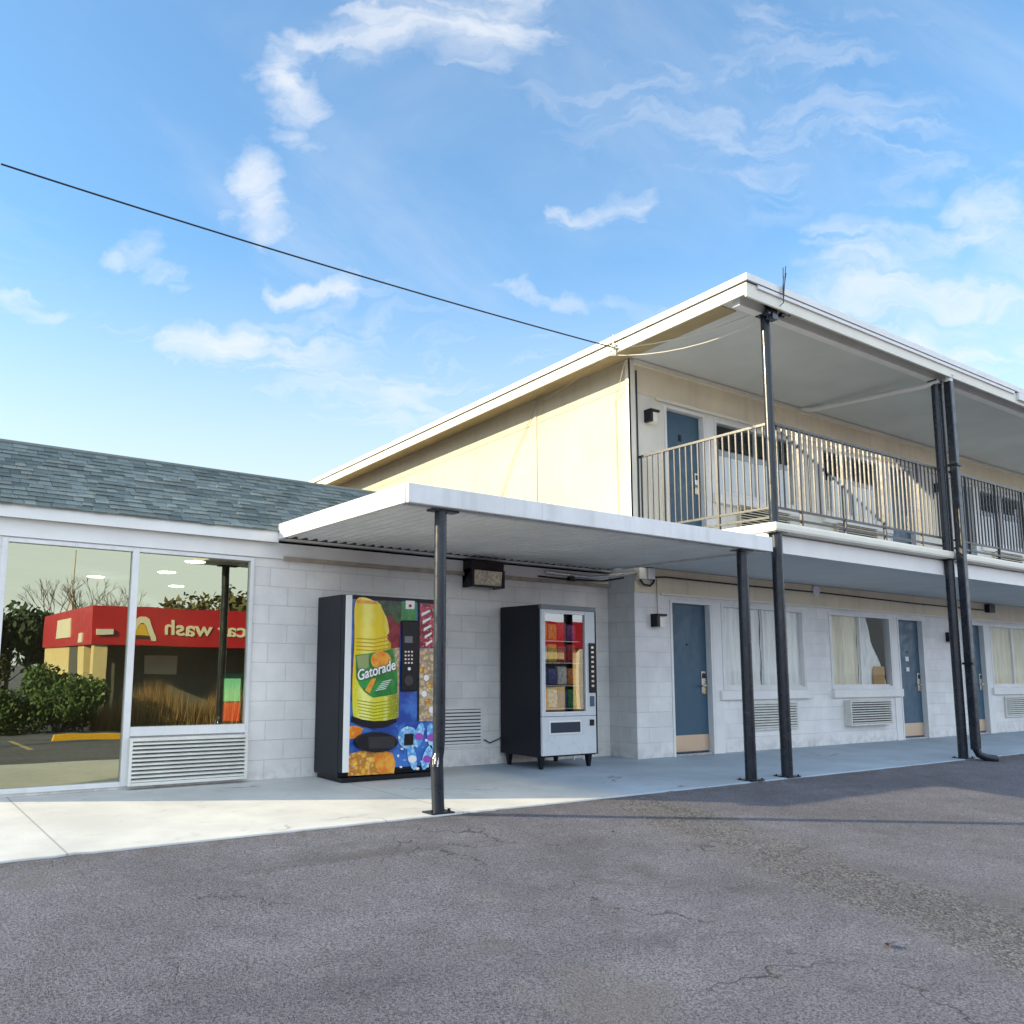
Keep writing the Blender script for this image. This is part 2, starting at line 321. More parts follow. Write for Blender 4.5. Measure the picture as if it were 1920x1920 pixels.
# ------------------------------------------------------------------ mesh builder
class MB:
    def __init__(s): s.v = []; s.f = []
    def add(s, vs, fs):
        o = len(s.v); s.v += [tuple(v) for v in vs]; s.f += [tuple(i + o for i in f) for f in fs]; return s
    def box(s, x0, x1, y0, y1, z0, z1):
        return s.add([(x0, y0, z0), (x1, y0, z0), (x1, y1, z0), (x0, y1, z0), (x0, y0, z1), (x1, y0, z1), (x1, y1, z1), (x0, y1, z1)],
              [(0, 3, 2, 1), (4, 5, 6, 7), (0, 1, 5, 4), (1, 2, 6, 5), (2, 3, 7, 6), (3, 0, 4, 7)])
    def quad(s, a, b, c, d): return s.add([a, b, c, d], [(0, 1, 2, 3)])
    def hexa(s, p8): return s.add(p8, [(0, 3, 2, 1), (4, 5, 6, 7), (0, 1, 5, 4), (1, 2, 6, 5), (2, 3, 7, 6), (3, 0, 4, 7)])
    def prism(s, pts, d):   # polygon (3-D points, planar) extruded by vector d, closed
        n = len(pts); d = Vector(d); p = [Vector(q) for q in pts]
        return s.add([*p, *[q + d for q in p]], [tuple(range(n)), tuple(range(2 * n - 1, n - 1, -1))] + [(i, i + n, (i + 1) % n + n, (i + 1) % n) for i in range(n)])
    def tube(s, pts, r, seg=10, cap=True):
        pts = [Vector(p) for p in pts]; rs = r if isinstance(r, (list, tuple)) else [r] * len(pts)
        vs = []; N = len(pts); up = None
        for i, p in enumerate(pts):
            t = (pts[min(i + 1, N - 1)] - pts[max(i - 1, 0)]).normalized()
            if up is None: up = Vector((0, 0, 1)) if abs(t.z) < .9 else Vector((1, 0, 0))
            a = t.cross(up).normalized(); b_ = a.cross(t).normalized(); up = b_
            for k in range(seg):
                q = 2 * math.pi * k / seg; vs.append(p + (a * math.cos(q) + b_ * math.sin(q)) * rs[i])
        fs = [(i * seg + k, i * seg + (k + 1) % seg, (i + 1) * seg + (k + 1) % seg, (i + 1) * seg + k) for i in range(N - 1) for k in range(seg)]
        if cap: fs += [tuple(range(seg - 1, -1, -1)), tuple((N - 1) * seg + k for k in range(seg))]
        return s.add(vs, fs)
    def disc(s, c, r, axis, h, seg=24):
        c = Vector(c); ax = {'x': Vector((1, 0, 0)), 'y': Vector((0, 1, 0)), 'z': Vector((0, 0, 1))}[axis]
        return s.tube([c, c + ax * h], r, seg)
    def build(s, name, m, parent=None, smooth=False, bevel=0.0, loc=None):
        me = bpy.data.meshes.new(name)
        off = Vector((0, 0, 0))
        if parent is not None: off = world_loc(parent)
        elif loc is not None: off = Vector(loc)
        me.from_pydata([tuple(Vector(v) - off) for v in s.v], [], s.f)
        bm = bmesh.new(); bm.from_mesh(me); bmesh.ops.recalc_face_normals(bm, faces=bm.faces); bm.to_mesh(me); bm.free()
        me.materials.append(m)
        if smooth:
            me.polygons.foreach_set('use_smooth', [True] * len(me.polygons))
            try: me.set_sharp_from_angle(angle=R(40))
            except Exception: pass
        o = bpy.data.objects.new(name, me); COL.objects.link(o)
        if parent is not None: o.parent = parent
        else: o.location = off
        if bevel:
            bv = o.modifiers.new('bevel', 'BEVEL'); bv.width = bevel; bv.segments = 2; bv.limit_method = 'ANGLE'; bv.angle_limit = R(40)
        return o
def world_loc(o):
    v = Vector((0, 0, 0))
    while o is not None: v += Vector(o.location); o = o.parent
    return v
def tag(o, label=None, cat=None, group=None, kind=None):
    if label: o['label'] = label
    if cat: o['category'] = cat
    if group: o['group'] = group
    if kind: o['kind'] = kind
    return o
def empty(name, loc, label, cat, group=None):
    o = bpy.data.objects.new(name, None); COL.objects.link(o); o.location = loc; o.empty_display_size = .1
    return tag(o, label, cat, group)
def at(px, py, y):          # a point of the facade plane y = const, from its measured place
    ray = CF + CR * ((px - PCX) / FPX) - CU * ((py - PCY) / FPX); t = (y - CO.y) / ray.y
    return CO + ray * t
def text(s, name, m, parent, loc, size, rot, extrude=.003, shear=0.0, align='CENTER', scale_x=1.0, bold=0.0):
    cu = bpy.data.curves.new(name, 'FONT'); cu.body = s; cu.size = size; cu.extrude = extrude; cu.shear = shear; cu.align_x = align; cu.offset = bold
    cu.materials.append(m)
    tmp = bpy.data.objects.new(name, cu); COL.objects.link(tmp)
    bpy.context.view_layer.update()
    me = bpy.data.meshes.new_from_object(tmp.evaluated_get(bpy.context.evaluated_depsgraph_get()))
    bpy.data.objects.remove(tmp); me.name = name
    if not me.materials: me.materials.append(m)
    o = bpy.data.objects.new(name, me); COL.objects.link(o)
    o.rotation_euler = rot; o.scale = (scale_x, 1, 1)
    if parent is not None: o.parent = parent; o.location = Vector(loc) - world_loc(parent)
    else: o.location = loc
    return o

# ================================================================== SETTING
def lot_z(y): return -.014 - .055 * max(0, 5.72 - max(y, -12))
g = MB()
ys = [-600, -60, -12, -6, 0, 3, 5.735, 8, 600]; xs = [-600, -40, -5, 0, 5, 10, 20, 40, 600]
for y in ys:
    for x in xs: g.v.append((x, y, lot_z(y) if y < 5.74 else -.06))
n = len(xs)
for j in range(len(ys) - 1):
    for i in range(n - 1): g.f.append((j * n + i, j * n + i + 1, (j + 1) * n + i + 1, (j + 1) * n + i))
tag(g.build('ground', M_asphalt), kind='structure')
wk = MB()
er = random.Random(11); ex_ = []
xx = -4.0
while xx < 26: ex_.append((xx, 5.735 + er.uniform(-.006, .006) + (er.uniform(.01, .035) if er.random() < .07 else 0))); xx += er.uniform(.05, .16)
ex_.append((26.0, 5.735))
wk.prism([(a, b, -.3) for a, b in ex_] + [(26, 8.5, -.3), (-4, 8.5, -.3)], (0, 0, .3))
tag(wk.build('walkway', M_walk, bevel=.008), kind='structure')

# ================================================================== WALLS WITH OPENINGS
def wall_y(mb, y, x0, x1, z0, z1, ops, depth=.12):
    xs = sorted({x0, x1, *[o[0] for o in ops], *[o[1] for o in ops]}); zs = sorted({z0, z1, *[o[2] for o in ops], *[o[3] for o in ops]})
    xs = [x for x in xs if x0 <= x <= x1]; zs = [z for z in zs if z0 <= z <= z1]
    for i in range(len(xs) - 1):
        for j in range(len(zs) - 1):
            cx, cz = (xs[i] + xs[i + 1]) / 2, (zs[j] + zs[j + 1]) / 2
            if any(o[0] < cx < o[1] and o[2] < cz < o[3] for o in ops): continue
            mb.quad((xs[i], y, zs[j]), (xs[i + 1], y, zs[j]), (xs[i + 1], y, zs[j + 1]), (xs[i], y, zs[j + 1]))
    for a, b, c, d in ops:
        mb.quad((a, y, c), (a, y + depth, c), (a, y + depth, d), (a, y, d)); mb.quad((b, y, c), (b, y, d), (b, y + depth, d), (b, y + depth, c))
        mb.quad((a, y, d), (a, y + depth, d), (b, y + depth, d), (b, y, d)); mb.quad((a, y, c), (b, y, c), (b, y + depth, c), (a, y + depth, c))
    return mb

Y0, Y1, X1 = 8.34, 7.857, 8.595
XE = 25.0
FZ = 2.88                       # upper floor level
# ================================================================== MOTEL BLOCK
motel = empty('motel_building', (X1, Y1, 0), 'two storey cream and white motel block with flat roof and balcony', 'building')
UNITS = [  # door x0,x1, window x0,x1
    ((9.33, 10.13), (10.39, 12.43), 'left'), ((15.28, 16.10), (13.14, 15.02), 'right'),
    ((17.65, 18.47), (18.75, 20.75), 'left'), ((23.3, 24.1), (21.2, 23.1), 'right')]
def z_roof(y): return 5.54 - .036 * (y - 5.6)
gops, uops = [], []
for (a, b), (c, d), side in UNITS:
    gops += [(a - .04, b + .04, 0.0, 2.13), (c, d, .88, 2.13)]
    uops += [(a - .04, b + .04, FZ, FZ + 2.04), (c, d, FZ + .87, FZ + 2.02)]
w = MB(); wall_y(w, Y1, X1, XE, 0, 2.20, gops); w.build('ground_floor_wall', M_blockm, motel)
w = MB(); w.box(X1 + .002, XE, Y1 - .012, Y1 + .1, 2.20, 2.54); w.build('ground_floor_header', M_tan, motel)  # tan here paints in the warm bounce at the wall top
w = MB(); wall_y(w, Y1, X1, XE, FZ, 4.99, uops); w.build('upper_floor_wall', M_upper, motel)
zt = z_roof(Y1)
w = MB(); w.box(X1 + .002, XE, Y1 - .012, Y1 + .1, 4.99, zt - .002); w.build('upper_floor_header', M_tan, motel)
w = MB(); w.box(9.1, XE, Y1 - .04, Y1 - .012, 4.95, 4.99); w.box(9.1, XE, Y1 - .035, Y1 - .012, 2.185, 2.215); w.box(X1 + .06, XE, Y1 - .06, Y1 - .012, zt - .075, zt - .01)
w.build('header_trim', M_cream, motel)
# end (gable) wall: painted block below, cream siding above
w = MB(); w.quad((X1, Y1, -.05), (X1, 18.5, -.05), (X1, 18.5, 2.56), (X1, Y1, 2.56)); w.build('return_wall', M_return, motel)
w = MB()
w.prism([(X1 - .015, Y1 - .012, 2.56), (X1 - .015, 18.5, 2.56), (X1 - .015, 18.5, z_roof(18.5)), (X1 - .015, Y1 - .012, z_roof(Y1))], (.015, 0, 0))
gw = w.build('gable_wall', M_gable, motel)
w = MB(); w.box(X1 - .03, X1 - .015, Y1 - .03, Y1 + .05, 2.6, zt - .02); w.box(X1 - .03, X1 + .075, Y1 - .03, Y1 - .012, 2.6, zt - .02)
w.build('corner_trim', M_cream, motel)
w = MB(); w.box(X1 - .026, X1 - .015, 9.77, 9.83, 2.6, z_roof(9.8) - .02)
w.prism([(X1 - .023, Y1, 5.05), (X1 - .023, 18, 4.68), (X1 - .023, 18, 4.70), (X1 - .023, Y1, 5.07)], (.008, 0, 0))
w.build('siding_batten', M_gable, motel)
# back and far walls, floors
w = MB(); w.quad((X1, 18.5, -.05), (XE, 18.5, -.05), (XE, 18.5, 5.3), (X1, 18.5, 5.3)); w.quad((XE, Y1, -.05), (XE, 18.5, -.05), (XE, 18.5, 5.3), (XE, Y1, 5.3))
w.build('rear_wall', M_upper, motel)
# balcony slab
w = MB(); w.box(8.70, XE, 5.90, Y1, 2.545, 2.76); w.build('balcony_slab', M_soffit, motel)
w = MB(); w.box(8.69, XE, 5.872, 5.898, 2.54, 2.745); w.build('balcony_fascia', M_white, motel)
w = MB(); w.box(8.66, XE, 5.745, Y1 - .002, 2.762, FZ); w.build('balcony_deck', M_cream, motel, bevel=.035)
# roof
XR, YR, XRE, YRE = 8.087, 5.60, 25.6, 19.0
def slab(mb, x0, x1, y0, y1, a0, a1):     # between heights z_roof+a0 and z_roof+a1
    return mb.hexa([(x0, y0, z_roof(y0) + a0), (x1, y0, z_roof(y0) + a0), (x1, y1, z_roof(y1) + a0), (x0, y1, z_roof(y1) + a0),
                    (x0, y0, z_roof(y0) + a1), (x1, y0, z_roof(y0) + a1), (x1, y1, z_roof(y1) + a1), (x0, y1, z_roof(y1) + a1)])
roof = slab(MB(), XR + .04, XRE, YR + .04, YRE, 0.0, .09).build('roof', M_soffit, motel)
fm = MB(); slab(fm, XR + .012, XRE, YR + .012, YR + .038, -.135, .035); slab(fm, XR + .012, XR + .038, YR + .04, YRE, -.10, .035)
fm.build('fascia', M_cream, roof)
sm_ = MB(); slab(sm_, XR + .04, X1 - .016, YR + .5, YRE, -.012, -.001); sm_.build('rake_soffit', mat('brown_soffit_shade', (.42, .33, .18), .7, var=.15), roof)  # brown soffit, its colour also standing in for the eave's shade band
fm = MB(); slab(fm, XR - .022, XRE, YR - .022, YR + .04, .046, .125); slab(fm, XR - .022, XR + .04, YR + .042, YRE, .046, .125); slab(fm, XR + .03, XRE, YR + .03, YRE, .091, .122)
fm.build('roof_edge_cap', M_white, roof)
w = MB(); slab(w, XR + .004, XRE, YR + .004, YR + .036, .034, .047); slab(w, XR + .004, XR + .036, YR + .042, YRE, .034, .047); w.build('painted_shadow_gap', M_cable, roof)  # dark strip painted as the shade between cap and fascia
w = MB(); w.box(XR + .2, 14.85, YR - .012, YR + .011, 5.535, 5.575); w.box(14.95, XRE, YR - .03, YR + .011, 5.46, 5.575); w.build('drip_edge', M_white, roof)
w = MB(); w.box(8.20, XRE, 5.78, 5.88, 5.385, z_roof(5.88) - .002); w.build('beam', M_white, roof)
# plain white drain pipe under the soffit
w = MB(); w.tube([(12.62, 7.84, 5.47), (12.62, 7.72, 5.42), (12.64, 7.62, 5.40), (12.74, 5.92, 5.34), (12.76, 5.75, 5.38)], .04, 12); w.build('drain_pipe', M_white, roof, smooth=True)

# balcony posts (below the deck and above it)
def post(name, x, y, z0, z1, r, parent, plate=True, top=True):
    p = MB(); p.tube([(x, y, z0), (x, y, z1)], r, 20)
    o = p.build(name, M_post, parent, smooth=True)
    if plate:
        b = MB(); b.box(x - r * 1.9, x + r * 1.9, y - r * 1.5, y + r * 1.5, z0, z0 + .012)
        for sx in (-1, 1):
            for sy in (-1, 1): b.disc((x + sx * r * 1.55, y + sy * r * 1.15, z0 + .012), .011, 'z', .012, 6)
        b.build('base_plate', M_post, o)
    if top:
        b = MB(); b.box(x - r * 1.9, x + r * 1.9, y - r * 1.2, y + r * 1.2, z1 - .012, z1)
        b.build('top_plate', M_post, o)
    return o
for x in (8.755, 12.82, 16.95, 21.0):
    post('post', x, 5.815, 0, 2.761, .062, motel)
    post('post', x - (.03 if x < 9 else .04), 5.815, FZ, 5.384, .052, motel, plate=False)
# downspout of the second post pair
w = MB()
w.box(12.82, 12.93, 5.62, 5.72, .12, 5.36); ds = w.build('downspout', M_post, motel, bevel=.012)
w = MB(); w.tube([(12.875, 5.67, .14), (12.89, 5.64, .06), (12.95, 5.58, .02), (13.05, 5.5, .0)], [.05, .05, .05, .055], 12); w.build('downspout_elbow', M_post, ds, smooth=True)
w = MB(); w.tube([(12.875, 5.67, 5.35), (12.875, 5.67, 5.42), (12.875, 5.64, 5.47)], .055, 12); w.build('downspout_outlet', M_white, ds, smooth=True)
for zz in (1.28, 4.10):
    w = MB(); w.box(12.80, 12.95, 5.60, 5.735, zz, zz + .03); w.build('downspout_strap', M_black, ds)
w = MB(); w.tube([(12.965, 5.83, FZ), (12.965, 5.83, 5.384)], .028, 12); w.build('conduit', M_post, motel, smooth=True)
w = MB(); w.tube([(8.70, Y1 - .03, FZ), (8.70, Y1 - .03, 5.3)], .012, 8); w.build('conduit', M_cable, motel, smooth=True)

# doors and windows
def pic_door(x0, x1, zf, upper, plates=False):
    z1 = zf + (2.0 if upper else 2.09)
    d = MB(); d.box(x0, x1, Y1 + .07, Y1 + .11, zf + .03, z1 - .002)
    do = d.build('door', M_door, motel, bevel=.004)
    f = MB()
    f.box(x0 - .04, x0 - .002, Y1 - .016, Y1 + .13, zf, z1 + .04); f.box(x1 + .002, x1 + .04, Y1 - .016, Y1 + .13, zf, z1 + .04); f.box(x0 - .002, x1 + .002, Y1 - .016, Y1 + .13, z1, z1 + .04)
    f.build('door_frame', M_white, do)
    th = MB(); th.box(x0 - .002, x1 + .002, Y1 + .0, Y1 + .13, zf, zf + .025); th.build('threshold', M_steel, do)
    k = MB(); k.box(x0 + .015, x1 - .015, Y1 + .064, Y1 + .07, zf + .05, zf + .27); k.build('kick_plate', M_kick, do)
    h = MB(); hx = x1 - .09; hz = zf + .95
    h.box(hx - .045, hx + .045, Y1 + .055, Y1 + .07, hz - .12, hz + .2); h.build('lock_plate', M_steel, do, bevel=.006)
    h = MB(); h.tube([(hx, Y1 + .055, hz), (hx, Y1 + .01, hz), (hx - .10, Y1 + .005, hz - .005)], .013, 8); h.disc((hx, Y1 + .05, hz - .08), .035, 'y', .012, 14)
    h.build('handle', M_brass, do, smooth=True)
    h = MB(); h.box(hx - .03, hx + .03, Y1 + .045, Y1 + .055, hz + .1, hz + .17); h.build('card_reader', M_black, do)
    h = MB(); h.disc(((x0 + x1) / 2 - .02, Y1 + .062, zf + 1.52), .016, 'y', .008, 12); h.build('peephole', M_black, do)
    n = MB(); cx = (x0 + x1) / 2 - .03
    if upper:
        q = MB(); q.box(cx - .03, cx + .03, Y1 + .063, Y1 + .07, zf + 1.58, zf + 1.68); q.disc((cx, Y1 + .063, zf + 1.62), .02, 'y', -.006, 10); q.build('door_knocker', M_black, do)
    if plates:
        n.box(cx - .055, cx + .055, Y1 + .064, Y1 + .07, zf + 1.36, zf + 1.44); n.box(cx - .045, cx + .055, Y1 + .064, Y1 + .07, zf + 1.18, zf + 1.25); n.build('notice_plate', M_white, do)
    return do
def pic_window(x0, x1, zf, upper, side, style):
    z0, z1 = zf + (.87 if upper else .88), zf + (2.02 if upper else 2.13)
    fr = MB(); t = .045; ya, yb = Y1 - .014, Y1 + .09
    fr.box(x0 - .002, x0 + t, ya, yb, z0, z1); fr.box(x1 - t, x1 + .002, ya, yb, z0, z1); fr.box(x0 + t, x1 - t, ya, yb, z1 - t, z1 + .002); fr.box(x0 + t, x1 - t, ya, yb, z0 - .002, z0 + t)
    wn = fr.build('window', M_alum, motel)
    cx = (x0 + x1) / 2
    mu = MB(); mu.box(cx - .022, cx + .022, Y1 + .01, Y1 + .05, z0 + t, z1 - t); mu.box(x0 + t, cx - .022, Y1 + .012, Y1 + .035, z0 + t, z0 + t + .03); mu.box(cx + .022, x1 - t, Y1 + .03, Y1 + .048, z0 + t, z0 + t + .03); mu.build('mullion', M_alum, wn)
    gm = M_glassup if upper else M_glassw
    for a, b, yy in ((x0 + t, cx - .02, Y1 + .025), (cx + .02, x1 - t, Y1 + .038)):
        p = MB(); p.quad((a, yy, z0 + t), (b, yy, z0 + t), (b, yy, z1 - t), (a, yy, z1 - t)); p.build('pane', gm, wn)
    s = MB(); sa, sb = (x0 - .10, x1 + .07) if side == 'left' else (x0 - .02, x1 + .22)
    s.box(sa, sb, Y1 - .06, Y1 + .01, z0 - .135, z0 - .004); s.build('sill', M_white, wn, bevel=.006)
    # room behind
    r = MB(); ra, rb = x0 - .25, x1 + .25
    r.quad((ra, Y1 + 2.5, zf), (rb, Y1 + 2.5, zf), (rb, Y1 + 2.5, zf + 2.4), (ra, Y1 + 2.5, zf + 2.4))
    r.quad((ra, Y1 + .13, zf), (ra, Y1 + 2.5, zf), (ra, Y1 + 2.5, zf + 2.4), (ra, Y1 + .13, zf + 2.4)); r.quad((rb, Y1 + .13, zf), (rb, Y1 + 2.5, zf), (rb, Y1 + 2.5, zf + 2.4), (rb, Y1 + .13, zf + 2.4))
    r.quad((ra, Y1 + .13, zf + 2.4), (rb, Y1 + .13, zf + 2.4), (rb, Y1 + 2.5, zf + 2.4), (ra, Y1 + 2.5, zf + 2.4)); r.quad((ra, Y1 + .13, zf + .01), (rb, Y1 + .13, zf + .01), (rb, Y1 + 2.5, zf + .01), (ra, Y1 + 2.5, zf + .01))
    r.build('room_lining', M_dark, wn)
    def curtain(a, b, ztop, zbot, m, right=None):
        n = max(8, int((b - a) / .028)); mb = MB()
        rows = 14
        for j in range(rows + 1):
            zz = zbot + (ztop - zbot) * j / rows
            for i in range(n + 1):
                u = i / n
                bb = b if right is None else a + (b - a) * right(j / rows)
                xx = a + (bb - a) * u
                mb.v.append((xx, Y1 + .080 + .018 * math.sin(u * n * .9) + .008 * math.sin(u * 31 + j), zz))
        for j in range(rows):
            for i in range(n): mb.f.append((j * (n + 1) + i, j * (n + 1) + i + 1, (j + 1) * (n + 1) + i + 1, (j + 1) * (n + 1) + i))
        mb.build('curtain', m, wn, smooth=True)
    if style == 'closed': curtain(x0 + .02, cx - .01, z1, z0, M_curtain); curtain(cx + .01, x1 - .02, z1, z0, M_curtain)
    if style == 'cream': curtain(x0 + .02, cx - .01, z1, z0, M_curtainy); curtain(cx + .01, x1 - .02, z1, z0, M_curtainy)
    if style == 'half': 
        c = MB(); c.box(x0 + .05, x1 - .05, Y1 + .10, Y1 + .112, z0, z0 + .64); c.build('lower_blind', M_curtain, wn)
    if style == 'pulled':
        curtain(x0 + .02, cx - .02, z1, z0, M_curtainy)
        curtain(cx + .01, x1 - .03, z1, z0, M_curtain, right=lambda v: .93 if v < .12 else (.93 - (v - .12) * .9 if v < .62 else .30 + (1 - v) * .46))
        bx = MB(); bx.box(cx + .42, cx + .78, Y1 + .055, Y1 + .075, z0 + .045, z0 + .38); bx.build('cardboard_sheet', mat('cardboard', (.42, .25, .09), .8, var=.15), wn)
for i, ((a, b), (c, d), side) in enumerate(UNITS):
    pic_door(a, b, 0, False, plates=(i == 1)); pic_door(a, b, FZ, True)
    pic_window(c, d, 0, False, side, ['closed', 'pulled', 'cream', 'closed'][i]); pic_window(c, d, FZ, True, side, 'half')
    m0, m1 = (b + .05, c - .012) if side == 'left' else (d + .012, a - .05)
    for zf, zz in ((0, 2.13), (FZ, FZ + 2.02)):
        j = MB(); j.box(m0, m1, Y1 - .012, Y1 + .01, zf, zz); j.build('door_side_panel', M_white, motel)

# ================================================================== AC UNITS
def ac_unit(x0, x1, y, z0, z1, dep, label, group, slats=9, m=M_acmetal):
    r = empty('ac_unit', ((x0 + x1) / 2, y, z0), label, 'air conditioner', group)
    c = MB(); t = .03
    c.box(x0, x0 + t, y - dep, y - .001, z0, z1); c.box(x1 - t, x1, y - dep, y - .001, z0, z1); c.box(x0 + t, x1 - t, y - dep, y - .001, z1 - t, z1); c.box(x0 + t, x1 - t, y - dep, y - .001, z0, z0 + t)
    c.build('casing', m, r, bevel=.004)
    k = MB(); k.quad((x0 + t, y - .012, z0 + t), (x1 - t, y - .012, z0 + t), (x1 - t, y - .012, z1 - t), (x0 + t, y - .012, z1 - t)); k.build('coil', M_dark, r)
    s = MB(); H = (z1 - z0 - 2 * t) / slats
    for i in range(slats):
        zc = z0 + t + H * (i + .5)
        s.hexa([(x0 + t, y - dep + .004, zc - H * .36), (x1 - t, y - dep + .004, zc - H * .36), (x1 - t, y - .02, zc + H * .20), (x0 + t, y - .02, zc + H * .20),
                (x0 + t, y - dep + .004, zc - H * .36 + H * .42), (x1 - t, y - dep + .004, zc - H * .36 + H * .42), (x1 - t, y - .02, zc + H * .32), (x0 + t, y - .02, zc + H * .32)])
    s.build('grille', m, r)
    return r
G_AC = 'through-wall air conditioners under the motel windows'
for i, ((a, b), (c, d), side) in enumerate(UNITS[:3]):
    q0, q1 = (10.86, 12.13) if i == 0 else (13.45, 14.71) if i == 1 else (c + .4, c + 1.67)
    low = ['wide louvred air conditioner grille behind the two dark posts, under the curtained window',
           'louvred air conditioner standing proud of the wall under the half-open ground floor window',
           'ground floor air conditioner grille under the cream-curtained window at the right edge'][i]
    up = ['balcony air conditioner grille under the dark window next to the corner post',
          'balcony air conditioner grille behind the pickets left of the downspout',
          'balcony air conditioner grille behind the pickets right of the downspout'][i]
    ac_unit(q0, q1, Y1, .29, .70, .035 if i != 1 else .12, low, G_AC)
    ac_unit(q0, q1, Y1, FZ + .34, FZ + .76, .06, up, G_AC, m=mat('ac_tan', (.60, .54, .40), .5, var=.15, vscale=6))

# ================================================================== RAILINGS
def railing(p0, p1, npk, label, fat_every):
    p0, p1 = Vector(p0), Vector(p1); d = p1 - p0; u = d.normalized()
    r = empty('balcony_railing', tuple(p0), label, 'railing', 'railings along the balcony')
    zt_, zb, zl = 4.08, 3.06, 2.945
    def bar(z, w, h):
        n = Vector((-u.y, u.x, 0)) * (w / 2); a, b = p0 + Vector((0, 0, z - p0.z)), p1 + Vector((0, 0, z - p0.z)); hv = Vector((0, 0, h))
        return MB().hexa([a - n, b - n, b + n, a + n, a - n + hv, b - n + hv, b + n + hv, a + n + hv])
    bar(zt_ - .03, .035, .03).build('top_rail', M_rail, r)
    bar(zb - .013, .026, .026).build('bottom_rail', M_rail, r); bar(zl - .013, .026, .026).build('toe_rail', M_rail, r)
    mesh = None; fat = None
    for i in range(npk):
        c = p0 + d * ((i + .5) / npk)
        isfat = (i % fat_every) == fat_every // 2
        s = .017 if isfat else .0085
        if isfat:
            mb = MB(); mb.box(c.x - s, c.x + s, c.y - s, c.y + s, FZ, zt_ - .03); mb.build('standard', M_rail, r)
        else:
            mb = MB(); mb.box(c.x - s, c.x + s, c.y - s, c.y + s, zb - .01, zt_ - .03); mb.build('picket', M_rail, r)
    return r
railing((8.735, Y1 - .01, FZ), (8.735, 5.87, FZ), 21, 'short balcony railing running from the gable corner out to the corner post', 9)
railing((8.80, 5.815, FZ), (12.77, 5.815, FZ), 38, 'long balcony railing between the corner post and the downspout', 9)
railing((13.02, 5.815, FZ), (16.87, 5.815, FZ), 37, 'balcony railing right of the downspout, running out of the picture', 9)

# ================================================================== OFFICE WING
wing = empty('office_wing', (.6, Y0, 0), 'single storey white block office wing with shingled roof and storefront windows', 'building')
XL = .62
w = MB(); wall_y(w, Y0, XL, X1 - .002, 0, 2.30, [(-.0 + 1.0, 3.36, .03, 2.285)], .1)
w.quad((XL, Y0, 0), (XL, 14.5, 0), (XL, 14.5, 2.6), (XL, Y0, 2.6)); w.quad((XL, 14.5, 0), (X1, 14.5, 0), (X1, 14.5, 2.6), (XL, 14.5, 2.6))
w.build('wall', M_block, wing)
w = MB(); w.box(XL, X1 - .003, Y0 - .022, Y0 + .1, 2.302, 2.47); w.build('frieze_board', M_white, wing)
w = MB(); w.box(3.7, X1 - .003, Y0 - .05, Y0 - .0225, 2.285, 2.33); w.build('wall_plate', M_ply, wing)
EY, EZ, RY, RZ = 8.24, 2.59, 9.44, 3.41
w = MB(); w.box(XL - .12, 3.607, EY, EY + .03, EZ - .125, EZ); w.box(XL - .12, X1 - .003, EY + .032, Y0 + .05, EZ - .09, EZ - .07); w.build('fascia', M_white, wing)
rf = MB()
rf.prism([(XL - .12, EY + .01, EZ - .003), (XL - .12, RY, RZ - .012), (XL - .12, RY + 5.3, EZ - .02), (XL - .12, RY + 5.3, EZ - .1), (XL - .12, EY + .033, EZ - .068)], (X1 - .02 - XL + .12, 0, 0))
roof2 = rf.build('roof', mat('roof_underlay', (.08, .09, .1), .9), wing)
sg = MB(); dirv = Vector((0, RY - EY, RZ - EZ)); SL = dirv.length; dirv.normalize(); nrm = Vector((0, -dirv.z, dirv.y))
rows = 15; ex = SL / rows
for j in range(rows):
    x = XL - .14 - random.random() * .2
    while x < X1 - .03:
        wdt = random.choice((.10, .13, .15, .18)); th = random.choice((.006, .008, .014, .017)); gap = .004
        a = max(x, XL - .14); b = min(x + wdt - gap, X1 - .025)
        if b - a > .02:
            s0 = j * ex - .03 + random.uniform(-.006, .006); s1 = (j + 1) * ex + .02
            o = Vector((0, EY, EZ)); p = [o + dirv * s0 + nrm * .004, o + dirv * s1 + nrm * .001]
            q = [o + dirv * s0 + nrm * (.008 + th), o + dirv * s1 + nrm * .006]
            X = lambda v, xx: Vector((xx, v.y, v.z))
            sg.hexa([X(p[0], a), X(p[0], b), X(p[1], b), X(p[1], a), X(q[0], a), X(q[0], b), X(q[1], b), X(q[1], a)])
        x += wdt
sg.build('shingles', M_shingle, roof2)
w = MB(); w.tube([(XL - .14, RY, RZ + .012), (X1 - .03, RY, RZ + .012)], .03, 8); w.build('ridge_cap', M_shingle, roof2)
# storefront
w = MB(); ya, yb = Y0 - .03, Y0 + .05
for a, b in ((.98, 1.03), (2.125, 2.19), (3.335, 3.375)): w.box(a, b, ya, yb, .03, 2.285)
for a, b in ((1.03, 2.125), (2.19, 3.335)):
    w.box(a, b, ya, yb, 2.25, 2.285)
w.box(1.03, 2.125, ya, yb, .03, .075); w.box(2.19, 3.335, ya - .012, yb, .49, .575)
sf = w.build('storefront_window', M_alum, wing, bevel=.004)
for a, b, c, d in ((1.03, 2.125, .075, 2.25), (2.19, 3.335, .575, 2.25)):
    p = MB(); p.quad((a, Y0 + .012, c), (b, Y0 + .012, c), (b, Y0 + .012, d), (a, Y0 + .012, d)); p.build('pane', M_glass, sf)
w = MB(); w.box(2.19, 3.335, Y0 + .0, Y0 + .05, .02, .489); w.build('lower_panel', M_white, sf)
